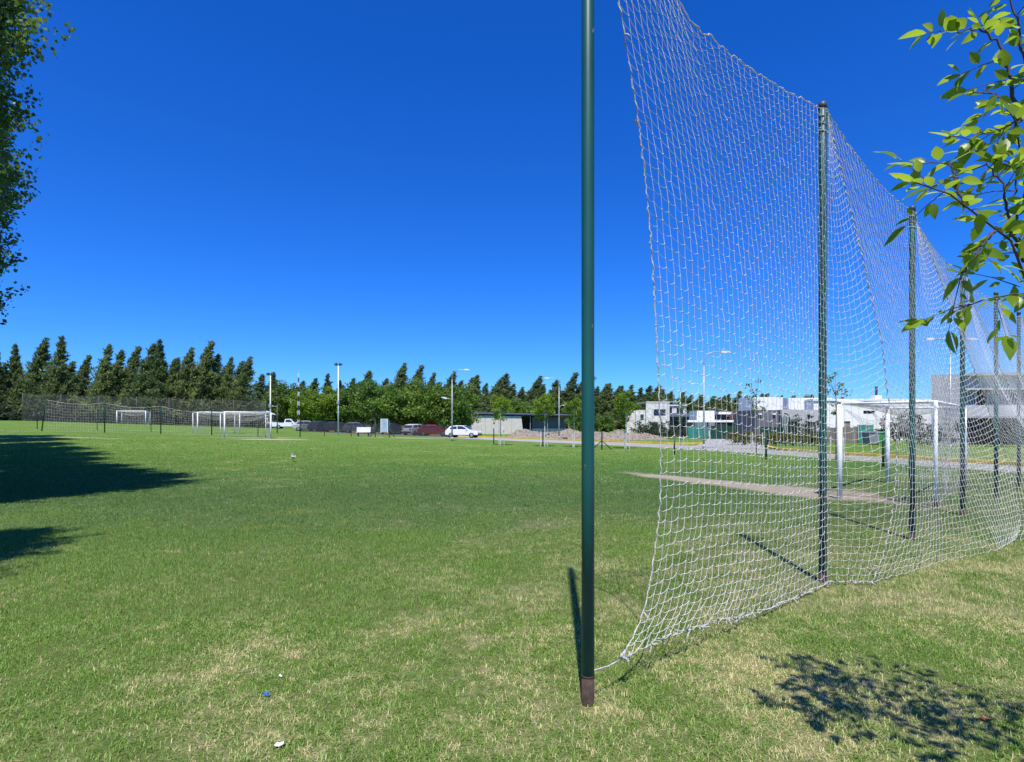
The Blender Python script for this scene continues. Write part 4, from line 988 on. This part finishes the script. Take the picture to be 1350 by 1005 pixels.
# hedge shrubs by the grey house and shrubs before the unfinished house
HED = [broad_mesh(s, 1.1, .62, .1, 22, 40, .10, M['hedge'], trunk_r=.03) for s in (41, 42)]
SHR = [broad_mesh(s, 1.6, .75, .1, 20, 36, .14, M['shrub'], trunk_r=.03) for s in (43, 44)]
for k in range(11):
    if 1022 < 964+k*11.5 < 1030: continue
    Y = 45.5-.28*k+rr.uniform(-.3, .3); px = 966+k*11.5
    place_tree(HED[k % 2], PX(px, Y), Y, rr.uniform(.85, 1.1), rr.uniform(0, 6), 'hedge_shrub', 'yellow-green shrub in the low hedge before the grey house', 'shrub', 'hedge shrubs before the grey house', parts=('stem', 'foliage'))
for k in range(8):
    Y = 66+rr.uniform(-1, 1); px = 842+k*8
    place_tree(SHR[k % 2], PX(px, Y), Y, rr.uniform(.9, 1.3), rr.uniform(0, 6), 'shrub', 'grey-green shrub before the unfinished house', 'shrub', 'shrubs before the unfinished house', parts=('stem', 'foliage'))
for px, Y, sc in ((1060, 47, 1.5), (1072, 48, 1.2)):
    place_tree(SHR[1], PX(px, Y), Y, sc, 1, 'shrub', 'tall loose shrub against the low grey house', 'shrub', 'tall shrubs by the grey house', parts=('stem', 'foliage'))
for k, (px, Y, sc) in enumerate(((1165, 52, 1.2), (1180, 51, 1.6), (1196, 50, 1.7), (1212, 49, 1.5), (1236, 43, 1.0), (1252, 42.5, 1.1), (1300, 42, 1.1), (1322, 41.5, 1.2), (1345, 41, 1.1))):
    place_tree(SHR[k % 2], PX(px, Y), Y, sc, k, 'shrub', 'dark shrub growing between the white and grey houses' if px < 1230 else 'low shrub along the foot of the grey two-storey house', 'shrub', 'shrubs by the right-hand houses' if px < 1230 else 'shrubs at the grey house', parts=('stem', 'foliage'))
for k in range(40):
    Y = 89+rr.uniform(-1, 1); px = -6+k*3.2 if k < 6 else 28+(k-6)*9.6
    place_tree(SHR[k % 2], PX(px, Y+7), Y+7, rr.uniform(1.8, 2.6), k, 'shrub', 'dark undergrowth bush below the conifers', 'shrub', 'bushes below the conifers', sxy=3.2, sink=.7, parts=('stem', 'foliage'))

# row of tall poplars on the left
def poplar_mesh(seed, h=14.0, rx=2.25, z0=2.3):
    rng = np.random.default_rng(seed); Ps, Ds, Ts = [], [], []; tb = MB()
    tb.tube([(0,0,-.3), (.05,0,3), (0,.05,7), (.05,0,11), (0,0,h*.97)], [.24, .19, .13, .07, .02], 10)
    for k in range(175):
        ze = rng.uniform(z0, h); re = np.interp(ze, [2.6, 4.5, 6.3, 9, 11, 13, 14], [.95, 1.35, 1.65, 2.35, 2.0, 1.0, .3])
        a = rng.uniform(0, 2*pi); re *= rng.uniform(.35, 1.08)**.7; el = rng.uniform(.5, .95)
        p1 = np.array([cos(a)*re, sin(a)*re, ze]); p0 = np.array([0, 0, max(1.6, ze-re*math.tan(el))]); d = p1-p0; L = np.linalg.norm(d); d /= L
        tb.tube([p0, p0+d*L*.5+np.array([0, 0, -.05]), p1], [.035, .022, .006], 5)
        m = 640; s = rng.uniform(.2, 1.03, m)**.75; c = p0+d*(s*L)[:, None]
        cl = rng.normal(0, .20, (10, 3)); c += cl[rng.integers(0, 10, m)]*(.5+.6*s)[:, None]+rng.normal(0, .08, (m, 3))
        Ps.append(c); Ds.append(rng.normal(0, .8, (m, 3))+np.array([0, 0, -.35])); Ts.append(np.clip(rng.normal(rng.uniform(.15, .65), .22, m), 0, 1))
    P, D, T = np.concatenate(Ps), np.concatenate(Ds), np.concatenate(Ts)
    V, Fc, k = leaf_quads(P, D, rng.uniform(.07, .12, len(P)), rng.uniform(.034, .052, len(P)), rng)
    me = np_mesh('poplar_crown', V, Fc, np.repeat(T, 4)); me.materials.append(M['poplar'])
    tm = bpy.data.meshes.new('poplar_trunk'); tm.from_pydata(tb.v, [], tb.f); tm.materials.append(M['bark']); return me, tm
POP = poplar_mesh(51)
place_tree(POP, -11.45, 10.3, 1.0, .4, 'poplar_tree', 'tall leafy poplar at the edge of the lawn, nearest its long shadow', 'tree', 'poplars beside the lawn')
for x, y, sc, rz in ((-7.55, 3.9, .62, 2.0), (-7.0, 2.6, .58, .7), (-13.5, 12.2, .95, 5.3), (-18.3, 16.6, .95, .3), (-23.6, 22, 1.0, 2.6), (-29.8, 28.6, 1.0, 3.9), (-15.6, 14.2, .92, 3.1), (-20.6, 19.0, 1.0, 4.1), (-33, 32, 1.0, 5.0), (-26.5, 25, .95, 1.2)):
    place_tree(POP, x, y, sc, rz, 'poplar_tree', 'tall leafy poplar in the row shading the lawn', 'tree', 'poplars beside the lawn')

# ash tree overhanging on the right
ASH = empty('ash_tree', (4.3, 1.2, 0), 0, 'leafy ash tree whose low branch overhangs beside the net', 'tree'); AO = np.array([4.3, 1.2, 0])
MB().tube([(0,0,-.3), (.03,0,1.2), (0,.03,2.4), (.05,0,3.8), (0,0,5.2)], [.13, .11, .09, .06, .02], 12).build('trunk', M['bark'], ASH, True)
def pxp(px, py, Y): return np.array([PX(px, Y), Y, PZ(py, Y)])
limbs = [   # (points, radius) from the trunk to the tips
    ([AO+(0,0,2.3), (3.1,1.75,2.75), pxp(1392,395,2.0), pxp(1350,345,1.97), pxp(1312,305,1.95), pxp(1272,272,1.93), pxp(1238,247,1.92), pxp(1205,240,1.92)], .016),
    ([pxp(1312,305,1.95), pxp(1290,330,1.93), pxp(1276,350,1.92), pxp(1266,366,1.9)], .006),
    ([pxp(1350,345,1.97), pxp(1330,290,2.0), pxp(1322,245,2.02), pxp(1300,215,2.03)], .007),
    ([pxp(1272,272,1.93), pxp(1262,245,1.95), pxp(1252,215,1.96)], .005),
    ([AO+(0,0,2.0), (3.0,1.8,2.3), pxp(1420,380,2.05), pxp(1350,388,2.0), pxp(1305,394,1.98), pxp(1276,402,1.97), pxp(1264,408,1.97)], .006),
    ([AO+(0,0,2.7), (3.1,1.7,3.05), pxp(1400,200,2.1), pxp(1345,160,2.08), pxp(1320,130,2.06), pxp(1300,118,2.05), pxp(1282,122,2.04)], .012),
    ([pxp(1345,160,2.08), pxp(1330,100,2.1), pxp(1318,60,2.1), pxp(1292,40,2.1), pxp(1262,42,2.1)], .008),
    ([pxp(1400,200,2.1), pxp(1362,120,2.15), pxp(1345,50,2.15), pxp(1335,10,2.15), pxp(1318,-14,2.15)], .009),
    ([pxp(1345,160,2.08), pxp(1318,170,2.05), pxp(1290,178,2.05), pxp(1280,186,2.04)], .004),
    ([pxp(1400,200,2.1), pxp(1360,210,2.05), pxp(1338,220,2.02), pxp(1312,210,2.0)], .006),
    ([pxp(1350,345,1.97), pxp(1345,310,2.1), pxp(1338,262,2.12), pxp(1342,215,2.15)], .006),
]
NL = []
ash_rng = np.random.default_rng(77)
for pts, r in limbs:
    C = catmull(pts, 26); C[1:-1] += ash_rng.normal(0, .004, C[1:-1].shape)
    MB().tube(C-AO, np.linspace(r, .0022, len(C)), 7).build('branch', M['twig'], ASH, True)
    seg = np.r_[0, np.cumsum(np.linalg.norm(np.diff(C, axis=0), axis=1))]
    for s in np.arange(seg[-1], max(0, seg[-1]-.75), -.036):
        i = min(max(int(np.searchsorted(seg, s))-1, 0), len(C)-2); p = C[i]+(C[i+1]-C[i])*((s-seg[i])/max(seg[i+1]-seg[i], 1e-6)); t = C[i+1]-C[i]; t /= np.linalg.norm(t)
        NL.append((p, t, seg[-1]-s))
# one folded pointed leaf, 12 faces
def leaf_shape(curl):
    ws = [(0, .0), (.15, .17), (.38, .27), (.65, .22), (.86, .10), (1.0, .0)]; vs = []; fs = []
    for i, (t, w) in enumerate(ws):
        z = -curl*t*t; vs += [(t, -w, z+.10*w), (t, 0, z-.02), (t, w, z+.10*w)]
    for i in range(5): fs += [(i*3, i*3+3, i*3+4, i*3+1), (i*3+1, i*3+4, i*3+5, i*3+2)]
    me = np_mesh('leaf', np.array(vs), np.array(fs), np.full(len(vs), .5), smooth=True); me.materials.append(M['ash']); return me
LEAF = [leaf_shape(c) for c in (.05, .22, .4)]
def leaf_matrix(p, d, up, L):
    d = d/np.linalg.norm(d); s = np.cross(up, d); s /= max(np.linalg.norm(s), 1e-6); n = np.cross(d, s)
    m = Matrix.Identity(4)
    for k in range(3): m[k][0] = d[k]*L; m[k][1] = s[k]*L; m[k][2] = n[k]*L; m[k][3] = p[k]
    return m
TW = MB()
for pts, r in limbs:
    C = catmull(pts, 60); L = np.linalg.norm(np.diff(C, axis=0), axis=1).sum()
    for q in range(int(min(L, .8)/.12)):
        i = 59-int(q*.12/L*59)-1
        if i < 1: break
        t = C[i+1]-C[i]; t /= np.linalg.norm(t); sd = ash_rng.normal(0, 1, 3); sd -= t*sd.dot(t); sd /= np.linalg.norm(sd)
        d = sd*.9+t*.5+np.array([0, 0, -.15]); d /= np.linalg.norm(d); tl = ash_rng.uniform(.09, .19)
        T3 = np.array([C[i], C[i]+d*tl*.5+np.array([0, 0, -.004]), C[i]+d*tl+np.array([0, 0, -.02])]); TW.tube(T3-AO, [.0022, .0016, .001], 4)
        for w in np.linspace(.3, 1, 4): NL.append((C[i]+d*tl*w+np.array([0, 0, -.02*w*w]), d, .03 if w < 1 else 0.0))
stuff(TW.build('twigs', M['twig'], ASH))
leaves = []
for p, t, tipd in NL:
    for sgn in (-1, 1):
        if ash_rng.uniform() < .30: continue
        up = np.array([0, 0, 1.0])+ash_rng.normal(0, .45, 3); sd = np.cross(t, up); sd /= np.linalg.norm(sd)
        d = sd*sgn*ash_rng.uniform(.5, 1.1)+t*ash_rng.uniform(.3, .9)+ash_rng.normal(0, .3, 3)+np.array([0, 0, -.12])
        L = ash_rng.uniform(.036, .080)*(1.0 if tipd > .03 else .9)
        dd = d/np.linalg.norm(d); leaves.append((p+dd*.012, d, up, L))
    if tipd < .01: leaves.append((p, t+ash_rng.normal(0, .1, 3), np.array([0, 0, 1.0])+ash_rng.normal(0, .3, 3), .09))
def inframe(p): return abs(p[0])/p[1] < .97
leaves.sort(key=lambda q: (not inframe(q[0]), -q[3]))
for k, (p, d, up, L) in enumerate(leaves[:300]):
    o = bpy.data.objects.new('leaf', LEAF[k % 3]); COL.objects.link(o); o.parent = ASH; o.matrix_local = leaf_matrix(p-AO, d, up, L)
# the rest of the crown, outside the frame, surplus leaves, and clusters added for their shadow
Ps, Ds = [], []
lv, lf = [], []
bv = np.array([v.co[:] for v in LEAF[1].vertices]); bf = np.array([p.vertices[:] for p in LEAF[1].polygons])
for p, d, up, L in leaves[300:]:
    m = np.array(leaf_matrix(p-AO, d, up, L)); lf.append(bf+len(bv)*len(lv)); lv.append(bv@m[:3, :3].T+m[:3, 3])
if lv: stuff(link('small_leaves', np_mesh('small_leaves', np.concatenate(lv), np.concatenate(lf), np.repeat(np.clip(ash_rng.normal(.5, .25, len(lv)), 0, 1), len(bv)), smooth=True), M['ash'], ASH))
rng = np.random.default_rng(5)
for k in range(46):
    q = rng.normal(0, 1, 3); q /= np.linalg.norm(q); c = AO+np.array([.1, -.1, 3.9])+q*np.array([1.05, .95, 1.3])*rng.uniform(.5, 1)
    Ps.append(c+rng.normal(0, .17, (46, 3))); Ds.append(rng.normal(0, 1, (46, 3))+np.array([0, 0, -.3]))
for c in ((2.1, 1.75, 2.3), (2.3, 1.7, 2.5), (2.5, 1.6, 2.3), (2.25, 1.6, 2.6), (2.7, 1.7, 2.5), (2.0, 1.62, 2.15), (2.25, 1.95, 2.55), (2.5, 1.9, 2.7), (2.1, 2.0, 2.25), (2.7, 1.75, 2.9), (2.4, 2.05, 2.95)):  # unseen leaf clusters added to thicken the branch shadow on the lawn
    Ps.append(np.array(c)+rng.normal(0, .11, (52, 3))); Ds.append(rng.normal(0, 1, (52, 3)))
P, D = np.concatenate(Ps), np.concatenate(Ds)
V, Fc, k = leaf_quads(P-AO, D, rng.uniform(.06, .10, len(P)), rng.uniform(.018, .028, len(P)), rng)
stuff(link('foliage', np_mesh('foliage', V, Fc, np.repeat(np.clip(rng.normal(.5, .2, len(P)), 0, 1), 4)), M['ash'], ASH))

# ------------------------------------------------------------------ bird and litter
x, y = gp(386.5, 609); BI = empty('bird', (x, y, onz(x, y)), R(125), 'grey and white bird standing alone on the pitch', 'bird'); BI.scale = (1.15,)*3
prof = [(-.20, .165, .006), (-.15, .165, .022), (-.08, .175, .052), (0, .185, .066), (.07, .205, .058), (.11, .245, .036), (.125, .275, .030), (.145, .295, .033), (.172, .295, .024), (.19, .29, .008)]
MB().tube([(a, 0, c) for a, c, r in prof], [r for a, c, r in prof], 12).build('body', M['bird_grey'], BI, True)
MB().tube([(.186, 0, .291), (.222, 0, .284)], [.007, .002], 6).build('beak', M['beak'], BI)
for s in (-1, 1):
    MB().tube([(.01, s*.022, .14), (-.005, s*.022, .075), (.008, s*.022, .0)], [.008, .005, .004], 6).build('leg', M['beak'], BI)
    MB().tube([(.05, s*.052, .21), (-.04, s*.056, .2), (-.16, s*.02, .172)], [.012, .022, .005], 6).build('wing', M['bird_white'], BI, True)
def litter(name, label, cat, px, py, size, m, seed, flat=.35):
    x, y = gp(px, py); rng = np.random.default_rng(seed); n = 5; mb = MB(); vs = []
    for i in range(n):
        for j in range(n): vs.append(((i/(n-1)-.5)*size+rng.normal(0, size*.06), (j/(n-1)-.5)*size*.8+rng.normal(0, size*.06), abs(rng.normal(0, size*flat))+.012))
    o = mb.add(vs, [(i*n+j, i*n+j+1, (i+1)*n+j+1, (i+1)*n+j) for i in range(n-1) for j in range(n-1)]).build(name, m, None, False, (x, y, onz(x, y))); tag(o, label, cat)
litter('paper_scrap', 'crumpled white paper scrap lying on the near grass', 'litter', 369, 993, .042, M['paper'], 1)
litter('plastic_scrap', 'small blue plastic scrap lying on the near grass', 'litter', 351, 946, .03, M['blue_plastic'], 2)
litter('fallen_leaf', 'dry reddish brown leaf lying near the dappled shadow', 'leaf', 1299, 957, .05, M['dead_leaf'], 3, .15)
litter('paper_scrap', 'tiny white scrap near the mossy patch of grass', 'litter', 370, 898, .02, M['paper'], 4)
